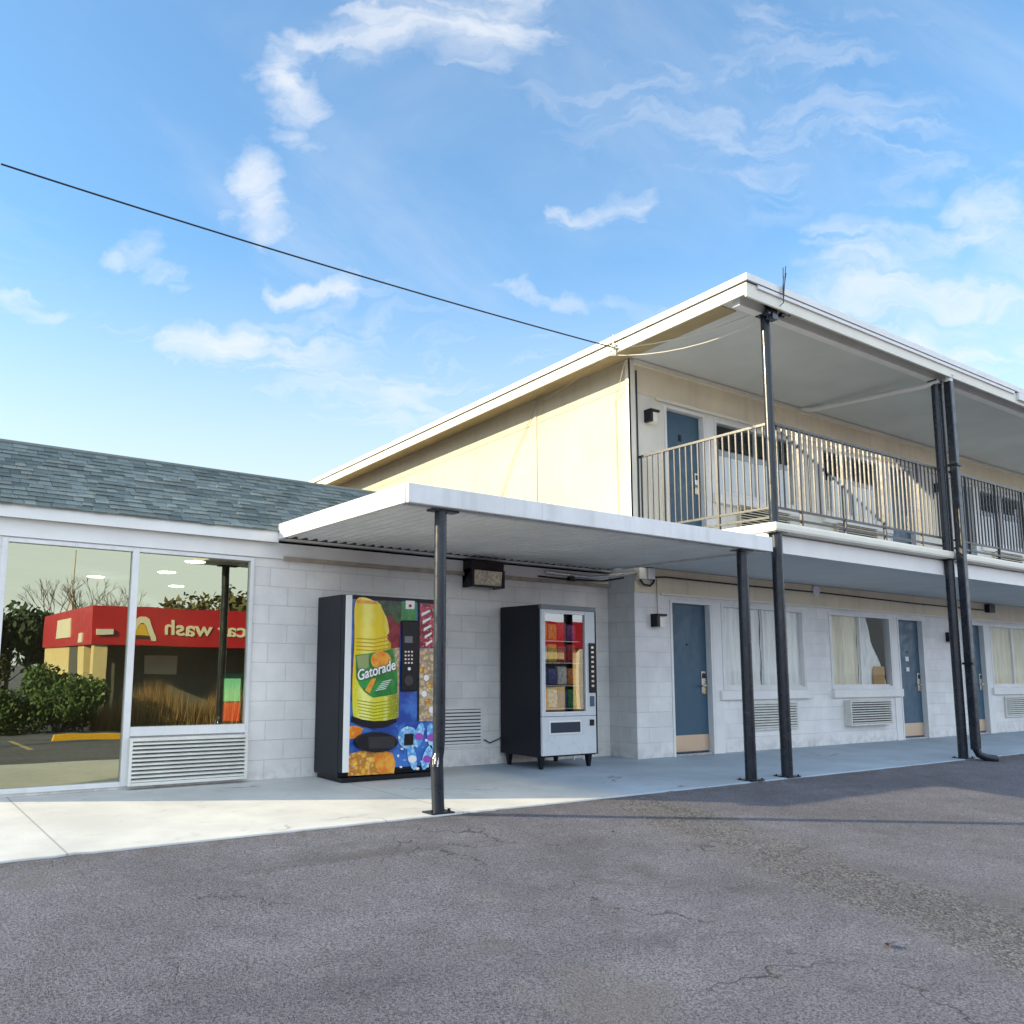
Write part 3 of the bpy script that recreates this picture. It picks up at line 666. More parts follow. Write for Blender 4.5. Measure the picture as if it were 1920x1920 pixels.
# lobby behind the glass
M_lob = mat('lobby_paint', (.30, .27, .20), .8, var=.1); M_lobf = mat('lobby_floor', (.10, .08, .06), .5, var=.2)
w = MB(); lx0, lx1, ly1, lz = XL + .05, 6.2, 14.2, 2.42
w.quad((lx0, ly1, 0), (lx1, ly1, 0), (lx1, ly1, lz), (lx0, ly1, lz)); w.quad((lx0, Y0 + .11, 0), (lx0, ly1, 0), (lx0, ly1, lz), (lx0, Y0 + .11, lz)); w.quad((lx1, Y0 + .11, 0), (lx1, ly1, 0), (lx1, ly1, lz), (lx1, Y0 + .11, lz))
w.quad((lx0, Y0 + .11, lz), (lx1, Y0 + .11, lz), (lx1, ly1, lz), (lx0, ly1, lz)); w.build('lobby_walls', M_lob, wing)
w = MB(); w.quad((lx0, Y0 + .1, .012), (lx1, Y0 + .1, .012), (lx1, ly1, .012), (lx0, ly1, .012)); w.build('lobby_floor', M_lobf, wing)
M_lamp = emis('lobby_lamp', (1, .93, .75), 9.0)
for (x, y), lb in zip(((3.28, 9.95), (3.36, 11.35), (2.72, 12.6), (4.1, 13.3)), ('nearest the glass', 'second from the glass', 'third from the glass', 'deepest in the lobby')):
    o = empty('ceiling_light', (x, y, lz), 'round lit ceiling lamp inside the lobby, ' + lb, 'ceiling lamp', 'lamps in the lobby ceiling')
    d = MB(); d.disc((x, y, lz - .02), .14, 'z', .02, 24); d.build('trim_ring', M_white, o)
    d = MB(); d.disc((x, y, lz - .026), .115, 'z', .006, 24); d.build('lamp_face', M_lamp, o)
# flyer holder standing on the inside sill
fl = empty('flyer_stand', (3.23, Y0 + .12, .58), 'green and red flyer stand inside the storefront window corner', 'flyer stand')
w = MB(); w.box(3.13, 3.335, Y0 + .10, Y0 + .115, .575, 1.08); w.build('board', mat('flyer_frame', (.5, .42, .2), .6), fl)
w = MB(); w.box(3.145, 3.32, Y0 + .094, Y0 + .10, .80, 1.03); w.build('green_panel', emis('flyer_green_glow', (.25, .75, .35), .5), fl)  # green print given a glow of its own, not a lamp
w = MB(); w.box(3.145, 3.32, Y0 + .094, Y0 + .10, .60, .785); w.build('red_panel', emis('flyer_red_glow', (.80, .08, .03), .5), fl)  # red print, likewise made to glow
w = MB(); w.box(3.13, 3.34, Y0 + .088, Y0 + .10, 1.04, 1.08); w.build('teal_header', mat('flyer_teal', (.1, .4, .4), .5), fl)

ac_unit(2.175, 3.35, Y0 - .03, .035, .475, .075, 'long white louvred air conditioner below the right storefront pane', 'wall grilles of the office wing', 10, mat('ac_white', (.74, .74, .68), .45, var=.1, vscale=6))
ac_unit(5.55, 6.40, Y0, .23, .70, .02, 'flush louvred wall grille between the two vending machines', 'wall grilles of the office wing', 10, M_white)

# ================================================================== CANOPY
can = empty('canopy', (3.61, 5.7, 2.5), 'flat white metal canopy over the vending machines on two posts', 'canopy')
cx0, cx1, cy0, cy1 = 3.612, 8.49, 5.705, 8.238
w = MB()
prof = []; x = cx0 + .03; 
while x < cx1 - .03:
    prof += [(x, 2.548), (x + .07, 2.548), (x + .085, 2.525), (x + .105, 2.525), (x + .12, 2.548)]; x += .12
prof = [p for p in prof if p[0] < cx1 - .02]
nn = len(prof)
w.v = [(a, cy0 + .02, z) for a, z in prof] + [(a, cy1 + .05, z) for a, z in prof]
w.f = [(i, i + 1, nn + i + 1, nn + i) for i in range(nn - 1)]
w.build('ribbed_ceiling', M_canopyunder, can)
w = MB(); w.box(cx0 + .02, cx1 - .02, cy0 + .02, cy1, 2.60, 2.625); w.build('roof_sheet', M_alum, can)
w = MB()
w.box(cx0, cx1, cy0 - .018, cy0 + .018, 2.498, 2.662); w.build('front_fascia', M_alum, can, bevel=.006)
w = MB()
for jx in (5.05, 6.68): w.box(jx, jx + .05, cy0 - .0205, cy0 - .0182, 2.50, 2.66)
for k in range(11):
    for zz in (2.515, 2.645): w.disc((cx0 + .12 + k * .46, cy0 - .021, zz), .006, 'y', .003, 6)
w.build('joint_cover', M_alum, can)
w = MB(); w.box(cx0 - .012, cx0 + .02, cy0 + .02, cy1, 2.498, 2.662); w.build('side_fascia', M_alum, can, bevel=.006)
w = MB(); w.box(cx1 - .02, cx1 + .012, cy0 + .02, cy1 - .28, 2.498, 2.662); w.build('side_fascia', M_alum, can, bevel=.006)
w = MB(); w.box(cx0 + .05, cx1 - .05, cy0 + .08, cy0 + .145, 2.495, 2.523); w.build('beam', M_alum, can)
# bent, scuffed post
p = MB(); px, py = 4.018, 5.815
zs = [0, .1, .2, .30, .38, .43, .46, .49, .53, .6, .75, 1.0, 2.494]; off = [.0, -.004, -.007, -.010, -.014, -.012, -.002, .002, 0, 0, 0, 0, 0]; rad = [.052, .052, .052, .053, .054, .051, .044, .043, .048, .051, .052, .052, .052]
p.tube([(px + o, py - o * .6, z) for z, o in zip(zs, off)], rad, 24); po = p.build('post', M_post, can, smooth=True)
po['label'] = 'dented dark canopy post with scraped paint near its foot'
b = MB(); b.box(px - .11, px + .11, py - .075, py + .075, 0, .012)
for sx in (-1, 1): b.disc((px + sx * .085, py - .03, .012), .013, 'z', .02, 6)
b.build('base_plate', M_post, po)
b = MB(); b.box(px - .11, px + .16, py - .05, py + .05, 2.478, 2.495); b.build('top_plate', M_post, po)
b = MB()
for k in range(5):
    a = R(196 + k * 13 + 5 * (k % 2)); z = .37 + .022 * (k % 3); r_ = .0525
    c = Vector((px - .012 + math.cos(a) * r_, py + .006 + math.sin(a) * r_, z)); tng = Vector((-math.sin(a), math.cos(a), 0)) * (.0035 + .002 * (k % 2)); nn_ = Vector((math.cos(a), math.sin(a), 0)) * .002
    b.hexa([c - tng, c + tng, c + tng + nn_, c - tng + nn_, c - tng * .4 + Vector((0, 0, .05)), c + tng * .4 + Vector((0, 0, .05)), c + tng * .4 + nn_ + Vector((0, 0, .05)), c - tng * .4 + nn_ + Vector((0, 0, .05))])
b.build('paint_scrape', M_white, po)
post('post', 8.105, 5.815, 0, 2.494, .060, can)

# ================================================================== VENDING MACHINES
def pcol(name, c, rough=.25, var=.0, vs=20): return mat('print_' + name, c, rough, var=var, vscale=vs)
V = dict(x0=4.125, x1=5.29, y=7.68, yb=8.31, z1=1.91)
vm = empty('drink_vending_machine', (4.7, 8.0, 0), 'tall black drink vending machine with a colourful fruit and bottle front', 'vending machine')
w = MB(); w.box(V['x0'], V['x1'], V['y'] + .09, V['yb'], .05, V['z1']); w.build('cabinet', M_blackside, vm, bevel=.008)
w = MB(); w.box(V['x0'] + .03, V['x1'] - .03, V['y'] + .05, V['yb'] - .03, 0.0, .05); w.build('base', M_black, vm)
w = MB(); w.box(V['x0'] + .0, V['x1'], V['y'] + .002, V['y'] + .088, .10, V['z1'] - .005); dr = w.build('door', M_blackside, vm, bevel=.006)
w = MB(); w.box(V['x0'] + .003, V['x0'] + .074, V['y'] - .012, V['y'] + .001, .11, V['z1'] - .01); w.build('edge_strip', M_white, dr, bevel=.004)
def P2(px, py, y=7.68): v = at(px, py, y); return (v.x, v.z)
def art(name, pts, m, lay, px=True):
    y = V['y'] - .0025 * lay
    q = [P2(*p) if px else p for p in pts]
    MB().prism([(a, y, b) for a, b in q], (0, .0022, 0)).build(name, m, dr)
def ell(cx, cy, rx, ry, n=28, tilt=0):
    return [(cx + rx * math.cos(2 * math.pi * i / n) * math.cos(tilt) - ry * math.sin(2 * math.pi * i / n) * math.sin(tilt), cy + rx * math.cos(2 * math.pi * i / n) * math.sin(tilt) + ry * math.sin(2 * math.pi * i / n) * math.cos(tilt)) for i in range(n)]
def print_fn(a, b_, sc):
    def fn(t, b, pos):
        f = t.smooth(t.noise(pos, sc, 4, .6), .38, .62)
        t.link(t.mix(f, tuple(a), tuple(b_)), b.inputs['Base Color'])
    return fn
def smooth_loop(pts, sub=6):
    n = len(pts); out = []
    for i in range(n):
        p0, p1, p2, p3 = (Vector(pts[(i + k - 1) % n]) for k in range(4))
        for k in range(sub):
            u = k / sub; out.append(tuple(.5 * ((2 * p1) + (p2 - p0) * u + (2 * p0 - 5 * p1 + 4 * p2 - p3) * u * u + (3 * p1 - p0 - 3 * p2 + p3) * u ** 3)))
    return out
def bottle_fn(light, mid, dark, xa, xb, wet):
    def fn(t, b, pos):      # the printed photograph of a bottle: dark rims, pale streak, beads of water
        s = t.sep(pos); u = t.math('DIVIDE', t.math('SUBTRACT', s[0], xa), xb - xa)
        u = t.math('ADD', u, t.math('MULTIPLY', t.math('SUBTRACT', t.noise(pos, 9, 3), .5), .16))
        c = t.mix(t.smooth(u, .55, 1.0), tuple(mid), tuple(dark))
        c = t.mix(t.smooth(t.math('ABSOLUTE', t.math('SUBTRACT', u, .28)), .20, .03), c, tuple(light))
        c = t.mix(t.smooth(t.math('ABSOLUTE', t.math('SUBTRACT', u, .74)), .07, .01, 0, .5), c, tuple(light))
        v = t.n('ShaderNodeTexVoronoi'); t.link(pos, v.inputs['Vector']); v.inputs['Scale'].default_value = 62
        bead = t.math('MULTIPLY', t.smooth(v.outputs['Distance'], .34, .22), t.smooth(t.sep(v.outputs['Color'])[0], 1 - wet, 1 - wet + .05))
        c = t.mix(t.math('MULTIPLY', bead, .55), c, (.93, .92, .70))
        rim = t.math('MULTIPLY', t.smooth(t.math('ABSOLUTE', t.math('SUBTRACT', v.outputs['Distance'], .38)), .05, .01), t.smooth(t.sep(v.outputs['Color'])[0], 1 - wet, 1 - wet + .05))
        c = t.mix(t.math('MULTIPLY', rim, .5), c, tuple(dark)); t.link(c, b.inputs['Base Color'])
    return fn
def ice_fn(a, b_, c_, sc):
    def fn(t, b, pos):      # printed crushed ice and fruit: facets with pale edges
        nz = t.n('ShaderNodeTexNoise'); t.link(pos, nz.inputs['Vector']); nz.inputs['Scale'].default_value = 8
        v = t.n('ShaderNodeTexVoronoi'); t.link(t.vmath('ADD', pos, t.vmath('SCALE', nz.outputs['Color'], scale=.08)), v.inputs['Vector']); v.inputs['Scale'].default_value = sc
        c = t.mix(t.sep(v.outputs['Color'])[1], tuple(a), tuple(b_)); c = t.mix(t.smooth(v.outputs['Distance'], .25, .65, 0, .9), c, tuple(c_))
        t.link(t.mix(t.smooth(t.noise(pos, 40, 4), .55, .72, 0, .6), c, (.9, .88, .8)), b.inputs['Base Color'])
    return fn
M_pblue = mat('print_blue', rough=.22, fn=print_fn((.015, .06, .32), (.05, .18, .55), 4))
M_pyel = mat('print_yellow', rough=.2, fn=bottle_fn((.92, .82, .16), (.80, .60, .01), (.42, .25, .005), 4.24, 4.76, .16))
M_plime = mat('print_lime', rough=.2, fn=bottle_fn((.90, .88, .25), (.70, .66, .02), (.25, .28, .01), 4.22, 4.76, .7))
M_porange = mat('print_orange', rough=.2, fn=print_fn((.75, .20, .02), (.85, .42, .05), 9))
M_pice = mat('print_ice', rough=.2, fn=ice_fn((.80, .35, .02), (.90, .66, .12), (.45, .16, .01), 17))
M_pred = mat('print_red', rough=.2, fn=ice_fn((.40, .01, .05), (.70, .06, .12), (.16, .0, .02), 16))
M_pbeige = mat('print_beige', rough=.2, fn=ice_fn((.55, .36, .18), (.80, .68, .46), (.30, .22, .14), 20))
M_pgreen = mat('print_green', rough=.2, fn=print_fn((.01, .18, .04), (.03, .32, .07), 10))
M_pleaf = mat('print_leaf', rough=.2, fn=print_fn((.008, .02, .02), (.02, .10, .03), 14))
M_pwine = mat('print_wine', rough=.2, fn=print_fn((.16, .005, .015), (.30, .02, .04), 10))
M_pcyan = mat('print_cyan', rough=.2, fn=print_fn((.10, .35, .75), (.45, .75, .92), 20))
M_pwhite = mat('print_white', (.85, .85, .82), .25)
M_ppurple = mat('print_purple', (.35, .08, .45), .25)
x0, x1 = V['x0'] + .075, V['x1'] - .01
art('front_print', [(x0, .13), (x1, .13), (x1, V['z1'] - .05), (x0, V['z1'] - .05)], M_pblue, 0, px=False)
art('background_print', [(666, 1124), (752, 1131), (748, 1290), (659, 1290)], M_pwine, 1)
art('leaf_print', smooth_loop([(705, 1127), (752, 1131), (751, 1165), (740, 1165), (732, 1152), (722, 1158), (712, 1140)]), M_pleaf, 2)
art('fruit_print', [(728, 1217), (749, 1214), (747, 1345), (728, 1345)], M_pbeige, 2)
art('bottle_print', smooth_loop([(668, 1124), (708, 1130), (716, 1142), (724, 1158), (728, 1174), (729, 1186), (725, 1192), (727, 1201), (732, 1206), (733, 1222), (741, 1240), (745, 1262), (744, 1300), (743, 1330), (740, 1350), (700, 1352), (662, 1342), (664, 1200)]), M_pyel, 3)
for k in range(6): art('bottle_rib_print', [(668 + k, 1312 + k * 6), (700, 1317 + k * 6), (741 - k * .3, 1311 + k * 6), (741 - k * .3, 1312.5 + k * 6), (700, 1319 + k * 6), (668 + k, 1313.5 + k * 6)], mat('print_rib', (.34, .33, .02), .25), 5)
for k in range(4): art('bottle_rib_print', [(667, 1196 + k * 7), (700, 1198 + k * 7), (727 + k * 1.4, 1193 + k * 7), (727 + k * 1.4, 1195 + k * 7), (700, 1200 + k * 7), (667, 1198 + k * 7)], mat('print_rib_amber', (.50, .33, .01), .25), 4)
for k in range(5): art('label_small_print', [(703 + k * 3, 1294 - k * 4), (722 + k * 2.5, 1290 - k * 4), (722 + k * 2.5, 1291.3 - k * 4), (703 + k * 3, 1295.3 - k * 4)], M_pwhite, 7)
art('bottle_cap_print', [(668, 1124), (708, 1128), (707, 1133), (668, 1131)], M_porange, 4)
art('bottle_base_print', smooth_loop([(664, 1275), (680, 1296), (700, 1308), (743, 1300), (742, 1348), (720, 1351), (690, 1350), (662, 1342)]), M_plime, 4)
art('label_print', [(666, 1228), (690, 1225), (715, 1221), (735, 1216), (740, 1240), (744, 1265), (744, 1300), (725, 1304), (700, 1308), (690, 1303), (682, 1296), (673, 1284), (667, 1270)], M_pgreen, 5)
art('label_orange_print', ell(713, 1238, 19, 17), M_porange, 6)
art('label_band_print', [(667, 1230), (690, 1226), (690, 1250), (672, 1262)], mat('print_sage', (.28, .36, .14), .25), 6)
art('label_stripe_print', [(683, 1294), (692, 1300), (704, 1272), (696, 1272)], M_porange, 6)
art('bottle_shade_print', [(658, 1342), (678, 1349), (700, 1352), (722, 1351), (742, 1347), (742, 1354), (722, 1363), (700, 1366), (678, 1362), (657, 1353)], M_black, 6)
art('side_drink_print', [(787, 1131), (822, 1134), (822, 1215), (786, 1215)], M_pred, 1)
art('side_fruit_print', [(785, 1216), (822, 1216), (822, 1352), (784, 1352)], M_pbeige, 1)
for k in range(5): art('highlight_print', [(790 + k * 2, 1150 + k * 14), (806 + k, 1143 + k * 14), (806 + k, 1147 + k * 14), (790 + k * 2, 1156 + k * 14)], M_pwhite, 2)
for k in range(6): art('highlight_print', ell(792 + (k * 7) % 18, 1256 + k * 15, 5, 6, 10), M_pwhite if k % 2 else M_pice, 2)
art('panel_edge_print', [(784, 1128), (787, 1128), (785, 1352), (782, 1352)], M_black, 3)
art('green_header_print', [(752, 1127), (781, 1129), (780, 1166), (751, 1165)], M_pgreen, 3)
art('sticker', [(760, 1126), (777, 1127), (776, 1142), (760, 1142)], M_pwhite, 4)
art('sticker_mark', ell(768, 1136, 3, 3, 10), M_pred, 5)
w = MB(); a = at(752, 1163, 7.68); c = at(780, 1296, 7.68)
w.box(a.x, c.x, V['y'] - .035, V['y'] - .003, c.z, a.z); cp = w.build('control_panel', M_black, dr, bevel=.012)
w = MB(); q = at(766, 1200, 7.645)
w.box(q.x - .05, q.x + .05, V['y'] - .038, V['y'] - .035, q.z - .03, q.z + .04); w.build('display', mat('lcd', (.12, .16, .18), .15), cp)
w = MB()
for i in range(3):
    for j in range(4):
        q = at(760 + i * 6, 1222 + j * 7, 7.645); w.box(q.x - .011, q.x + .011, V['y'] - .04, V['y'] - .035, q.z - .009, q.z + .009)
w.build('keypad', M_steel, cp)
w = MB(); q = at(767, 1254, 7.645); w.disc((q.x, V['y'] - .042, q.z), .018, 'y', .008, 14); w.build('coin_button', M_pwhite, cp)
w = MB(); q = at(766, 1276, 7.645); w.disc((q.x, V['y'] - .042, q.z), .055, 'y', .008, 20); w.build('coin_slot', mat('graphite', (.03, .03, .035), .4), cp)
# lower third
art('orange_print', [(653, 1362), (668, 1361), (681, 1366), (676, 1376), (665, 1384), (653, 1386)], M_porange, 2)
art('ice_print', [(652, 1414), (680, 1407), (705, 1405), (735, 1412), (741, 1430), (738, 1450), (652, 1455)], M_pice, 2)
art('orange_fade_print', [(707, 1406), (722, 1408), (735, 1412), (741, 1430), (738, 1448), (712, 1450), (704, 1438), (701, 1422)], M_porange, 3)
for cx, cy, s in ((765, 1383, 19),): art('ring_print', ell(cx, cy, s, s * 1.1), M_pcyan if s < 20 else mat('print_sky', (.08, .28, .70), .2), 2)
for bx, by, tl in ((785, 1378, .2), (772, 1420, -.2), (800, 1420, .3), (808, 1380, -.1)):
    art('small_bottle_print', ell(bx, by, 8, 24, 20, tl), M_pcyan, 4); art('small_label_print', ell(bx, by + 3, 8, 7, 14, tl), M_ppurple if bx > 780 else M_pwhite, 5)
for k in range(26): art('droplet_print', ell(743 + (k * 29) % 70, 1362 + (k * 37) % 82, 1.2 + (k % 4) * .8, 1.2 + (k % 3) * .8, 9), M_pwhite if k % 3 else M_pcyan, 3)
def oval(cx, cy, rx, ry): return [P2(*p) for p in ell(cx, cy, rx, ry, 36)]
MB().prism([(a, V['y'] - .05, b) for a, b in oval(702, 1391, 40, 19)], (0, .047, 0)).build('delivery_port', M_black, dr, bevel=.006)
MB().prism([(a, V['y'] - .053, b) for a, b in [P2(685, 1381), P2(737, 1380), P2(735, 1402), P2(687, 1403)]], (0, .003, 0)).build('delivery_flap', mat('flap', (.025, .027, .03), .25), dr, bevel=.001)
MB().prism([(a, V['y'] - .03, b) for a, b in [P2(*p) for p in ((758, 1376), (773, 1375), (772, 1396), (757, 1397))]], (0, .026, 0)).build('coin_return', M_black, dr)
a = at(706, 1257, 7.68)
M_ltr = mat('letter_white', (.86, .87, .84), .3); M_ltro = mat('letter_outline', (.01, .06, .02), .3)
ang = R(15)
text('Gatorade', 'label_text_outline', M_ltro, dr, (a.x - .005, V['y'] - .0175, a.z - .045), .15, (R(90), -ang, 0), .0008, .25, scale_x=.82, bold=.010)
text('Gatorade', 'label_text', M_ltr, dr, (a.x - .005, V['y'] - .0195, a.z - .045), .15, (R(90), -ang, 0), .0008, .25, scale_x=.82, bold=.003)
# snack machine
S = dict(x0=6.66, x1=7.55, y=7.55, yb=8.30, z0=.14, z1=1.92)
sm = empty('snack_vending_machine', (7.1, 7.95, 0), 'black and silver snack vending machine on short legs with a glass front', 'vending machine')
w = MB(); ix0, ix1, iz0, iz1 = S['x0'] + .06, S['x1'] - .18, .68, S['z1'] - .10
w.box(S['x0'], S['x1'], S['y'] + .45, S['yb'], S['z0'], S['z1'])
w.box(S['x0'], S['x0'] + .03, S['y'] + .03, S['y'] + .45, S['z0'], S['z1']); w.box(ix1 + .03, S['x1'], S['y'] + .03, S['y'] + .45, S['z0'], S['z1'])
w.box(S['x0'] + .03, ix1 + .03, S['y'] + .03, S['y'] + .45, S['z1'] - .04, S['z1']); w.box(S['x0'] + .03, ix1 + .03, S['y'] + .03, S['y'] + .45, S['z0'], .62)
w.build('cabinet', M_blackside, sm)
M_silver = mat('silver_paint', (.62, .66, .69), .35, var=.05, vscale=4)
w = MB(); y0_, y1_ = S['y'] - .005, S['y'] + .029
w.box(S['x0'] + .012, ix0, y0_, y1_, .61, S['z1'] - .055); w.box(ix1, S['x1'] - .012, y0_, y1_, .61, S['z1'] - .055)
w.box(ix0, ix1, y0_, y1_, iz1, S['z1'] - .055); w.box(ix0, ix1, y0_, y1_, .61, .66); w.box(S['x0'] + .012, S['x1'] - .012, y0_, y1_, S['z0'] + .02, .605)
sd = w.build('door', M_silver, sm, bevel=.004)
w = MB(); w.box(S['x0'], S['x1'], S['y'] - .012, S['y'] + .03, S['z1'] - .052, S['z1']); w.build('top_rail', mat('grey_cap', (.16, .18, .19), .4), sm)
w = MB(); w.box(S['x1'] - .011, S['x1'] + .004, S['y'] - .01, S['y'] + .03, S['z0'] + .01, S['z1'] - .055); w.build('side_edge', M_black, sm)
w = MB(); w.quad((ix0, S['y'] + .012, .66), (ix1, S['y'] + .012, .66), (ix1, S['y'] + .012, iz1), (ix0, S['y'] + .012, iz1)); w.build('glass_front', glass_mat('snack_glass', .26, (.95, .92, .88), (.8, .8, .78)), sd)
w = MB()
for a, b, c, d in ((ix0 - .012, ix0, .648, iz1 + .012), (ix1, ix1 + .012, .648, iz1 + .012), (ix0, ix1, iz1, iz1 + .012), (ix0, ix1, .648, .66)): w.box(a, b, y0_ - .006, y0_ - .0005, c, d)
w.build('glass_trim', M_white, sd)
w = MB(); w.box(S['x1'] - .125, S['x1'] - .03, y0_ - .02, y0_ - .0005, .88, 1.48); scp = w.build('selection_panel', M_black, sd, bevel=.004)
w = MB()
for j in range(9): w.box(S['x1'] - .10, S['x1'] - .06, y0_ - .024, y0_ - .02, .95 + j * .058, .975 + j * .058)
w.build('selection_button', M_steel, scp)
w = MB(); w.box(S['x1'] - .11, S['x1'] - .05, y0_ - .015, y0_ - .0005, .72, .84); w.build('bill_slot', mat('slot_blue', (.05, .09, .14), .4), sd)
w = MB(); w.box(S['x0'] + .11, S['x0'] + .62, y0_ - .012, y0_ - .0005, .40, .56); w.build('delivery_surround', M_white, sd, bevel=.004)
w = MB(); w.box(S['x0'] + .13, S['x0'] + .60, y0_ - .016, y0_ - .0125, .42, .54); w.build('delivery_flap', mat('slot_dark', (.02, .035, .06), .3), sd)
w = MB(); w.box(S['x1'] - .12, S['x1'] - .06, y0_ - .016, y0_ - .0005, .49, .56); w.build('coin_return', M_black, sd)
for x in (S['x0'] + .03, S['x1'] - .10):
    for y in (S['y'] + .05, S['yb'] - .12):
        l = MB(); l.hexa([(x + .015, y + .015, 0), (x + .05, y + .015, 0), (x + .05, y + .05, 0), (x + .015, y + .05, 0), (x, y, S['z0']), (x + .065, y, S['z0']), (x + .065, y + .065, S['z0']), (x, y + .065, S['z0'])]); l.build('leg', M_black, sm)
for zz in (.70, .97, 1.24, 1.50):
    sh = MB(); sh.box(S['x0'] + .035, ix1 + .02, S['y'] + .06, S['y'] + .44, zz - .012, zz); sh.build('shelf', M_steel, sm)
cols = [('red', (.55, .02, .03)), ('yellow', (.75, .5, .03)), ('dark blue', (.02, .05, .25)), ('orange', (.75, .22, .03)), ('white', (.75, .73, .68)), ('green', (.03, .22, .06)), ('purple', (.25, .04, .25))]
seq = [1, 1, 0, 6, 4, 1, 0, 0, 2, 2, 4, 3, 0, 4, 2, 5]
ord4 = ['first', 'second', 'third', 'fourth']; shn = ['bottom', 'lower middle', 'upper middle', 'top']
for j, zz in enumerate((.70, .97, 1.24, 1.50)):
    for i in range(4):
        cn, cc = cols[seq[(3 - j) * 4 + i]]
        x = S['x0'] + .10 + i * .155; hgt = .205 + .02 * ((i + j) % 2); y = S['y'] + .075; bw = .069
        b = MB()
        pr = [(0, .0), (.012, .028), (hgt * .5, .034), (hgt - .012, .026), (hgt, .0)]
        vs = []
        for h, t_ in pr: vs += [(x - bw, y + .035 - t_, zz + h), (x + bw, y + .035 - t_, zz + h), (x + bw, y + .035 + t_, zz + h), (x - bw, y + .035 + t_, zz + h)]
        b.v = vs; b.f = [(k * 4 + q, k * 4 + (q + 1) % 4, k * 4 + 4 + (q + 1) % 4, k * 4 + 4 + q) for k in range(4) for q in range(4)]
        o = b.build('snack_packet', mat('wrapper_' + cn.replace(' ', '_'), cc, .25, var=.5, vscale=22), None, smooth=True, loc=(x, y, zz))
        tag(o, f'{cn} packet, {ord4[i]} from left on the {shn[j]} shelf in the snack machine', 'snack packet', 'snack packets in the vending machine')

# ================================================================== LAMPS, WIRES, FITTINGS
fl = empty('wall_floodlight', (6.35, Y0, 2.3), 'big black wall floodlight with a glass lens under the canopy', 'floodlight')
w = MB(); w.prism([(6.09, Y0 - .002, 2.16), (6.09, Y0 - .20, 2.36), (6.09, Y0 - .20, 2.47), (6.09, Y0 - .002, 2.49)], (.50, 0, 0)); w.build('housing', M_black, fl, bevel=.008)
w = MB(); w.prism([(6.12, Y0 - .03, 2.16), (6.12, Y0 - .185, 2.17), (6.12, Y0 - .205, 2.345), (6.12, Y0 - .19, 2.35)], (.44, 0, 0)); w.build('lens', mat('floodlight_lens', (.55, .50, .42), .12, var=.5, vscale=30), fl)
w = MB(); w.box(6.09, 6.12, Y0 - .215, Y0 - .01, 2.14, 2.36); w.box(6.56, 6.59, Y0 - .215, Y0 - .01, 2.14, 2.36); w.box(6.12, 6.56, Y0 - .205, Y0 - .17, 2.14, 2.165); w.build('lens_frame', M_black, fl)
def sconce(x, z, label):
    s = empty('wall_sconce', (x, Y1, z), label, 'wall lamp', 'box lamps beside the room doors')
    w = MB(); w.box(x - .085, x + .095, Y1 - .13, Y1 - .0005, z + .055, z + .085); w.box(x - .085, x - .03, Y1 - .115, Y1 - .0005, z - .09, z + .054); w.build('housing', M_black, s)
    w = MB(); w.box(x - .029, x + .075, Y1 - .11, Y1 - .001, z - .10, z + .054); w.build('diffuser', mat('lamp_diffuser', (.85, .82, .72), .3), s, bevel=.01)
sconce(8.99, 1.83, 'small black box lamp on the white pier left of the first ground floor door')
sconce(17.06, 1.83, 'small black box lamp on the block wall behind the downspout')
sconce(8.96, 4.68, 'small box lamp on the upper wall beside the first balcony door')
sconce(17.03, 4.68, 'small box lamp on the upper wall right of the downspout')
w = MB(); w.disc((12.77, Y1 - .05, 2.45), .085, 'y', .038, 28); o = w.build('round_alarm', M_white, None, smooth=True, loc=(12.77, Y1 - .012, 2.45)); tag(o, 'round white alarm disc on the wall under the balcony soffit', 'alarm')

def wire(pts, r, m, name, label, cat, sag=0.0, group=None):
    P_ = []
    pts = [Vector(p) for p in pts]
    for a, b in zip(pts[:-1], pts[1:]):
        n_ = max(2, int((b - a).length / .25)) if sag else 2
        n_ = min(n_, 40)
        for k in range(n_): 
            u = k / n_; P_.append(a.lerp(b, u) - Vector((0, 0, sag * 4 * u * (1 - u))))
    P_.append(pts[-1]); mb = MB(); mb.tube(P_, r, 6)
    o = mb.build(name, m, None, smooth=True, loc=tuple(pts[0])); return tag(o, label, cat, group)
hook = Vector((XR - .02, 7.62, 5.42))
wire([(.72, 8.3, 5.78), hook], .009, M_cable, 'power_line', 'black overhead power line crossing the sky to the motel roof edge', 'cable', .05)
ext = Vector((.72, 8.3, 5.78))
bpy.data.objects['power_line'].data  # runs on towards a pole far to the left, outside the picture
wire([(-30, 15.5, 8.2), ext + Vector((-.02, 0, 0))], .009, M_cable, 'power_line', 'black overhead power line leaving the picture on the left', 'cable', .25)
G_SW = 'thin service wires at the roof corner'
pt = Vector((8.70, 5.76, 5.47))
wire([hook, pt], .008, M_wire, 'service_wire', 'pale service wire sagging from the roof edge hook to the corner post top', 'wire', .10, G_SW)
wire([hook + Vector((0, .1, -.07)), pt + Vector((.02, 0, -.12))], .006, M_wire, 'service_wire', 'lower and thinner pale service wire slung beneath the soffit to the corner post', 'wire', .14, G_SW)
wire([hook, (X1 - .04, 9.75, 5.30)], .006, M_ply, 'service_wire', 'brown wire strung along the gable from the roof hook to the siding batten', 'wire', .06, G_SW)
wire([(X1 - .04, 9.75, 5.30), (X1 - .04, 10.3, 4.6), (X1 - .03, 10.9, 3.5)], .005, M_ply, 'service_wire', 'brown wire dropping slantwise down the cream gable wall', 'wire', .02, G_SW)
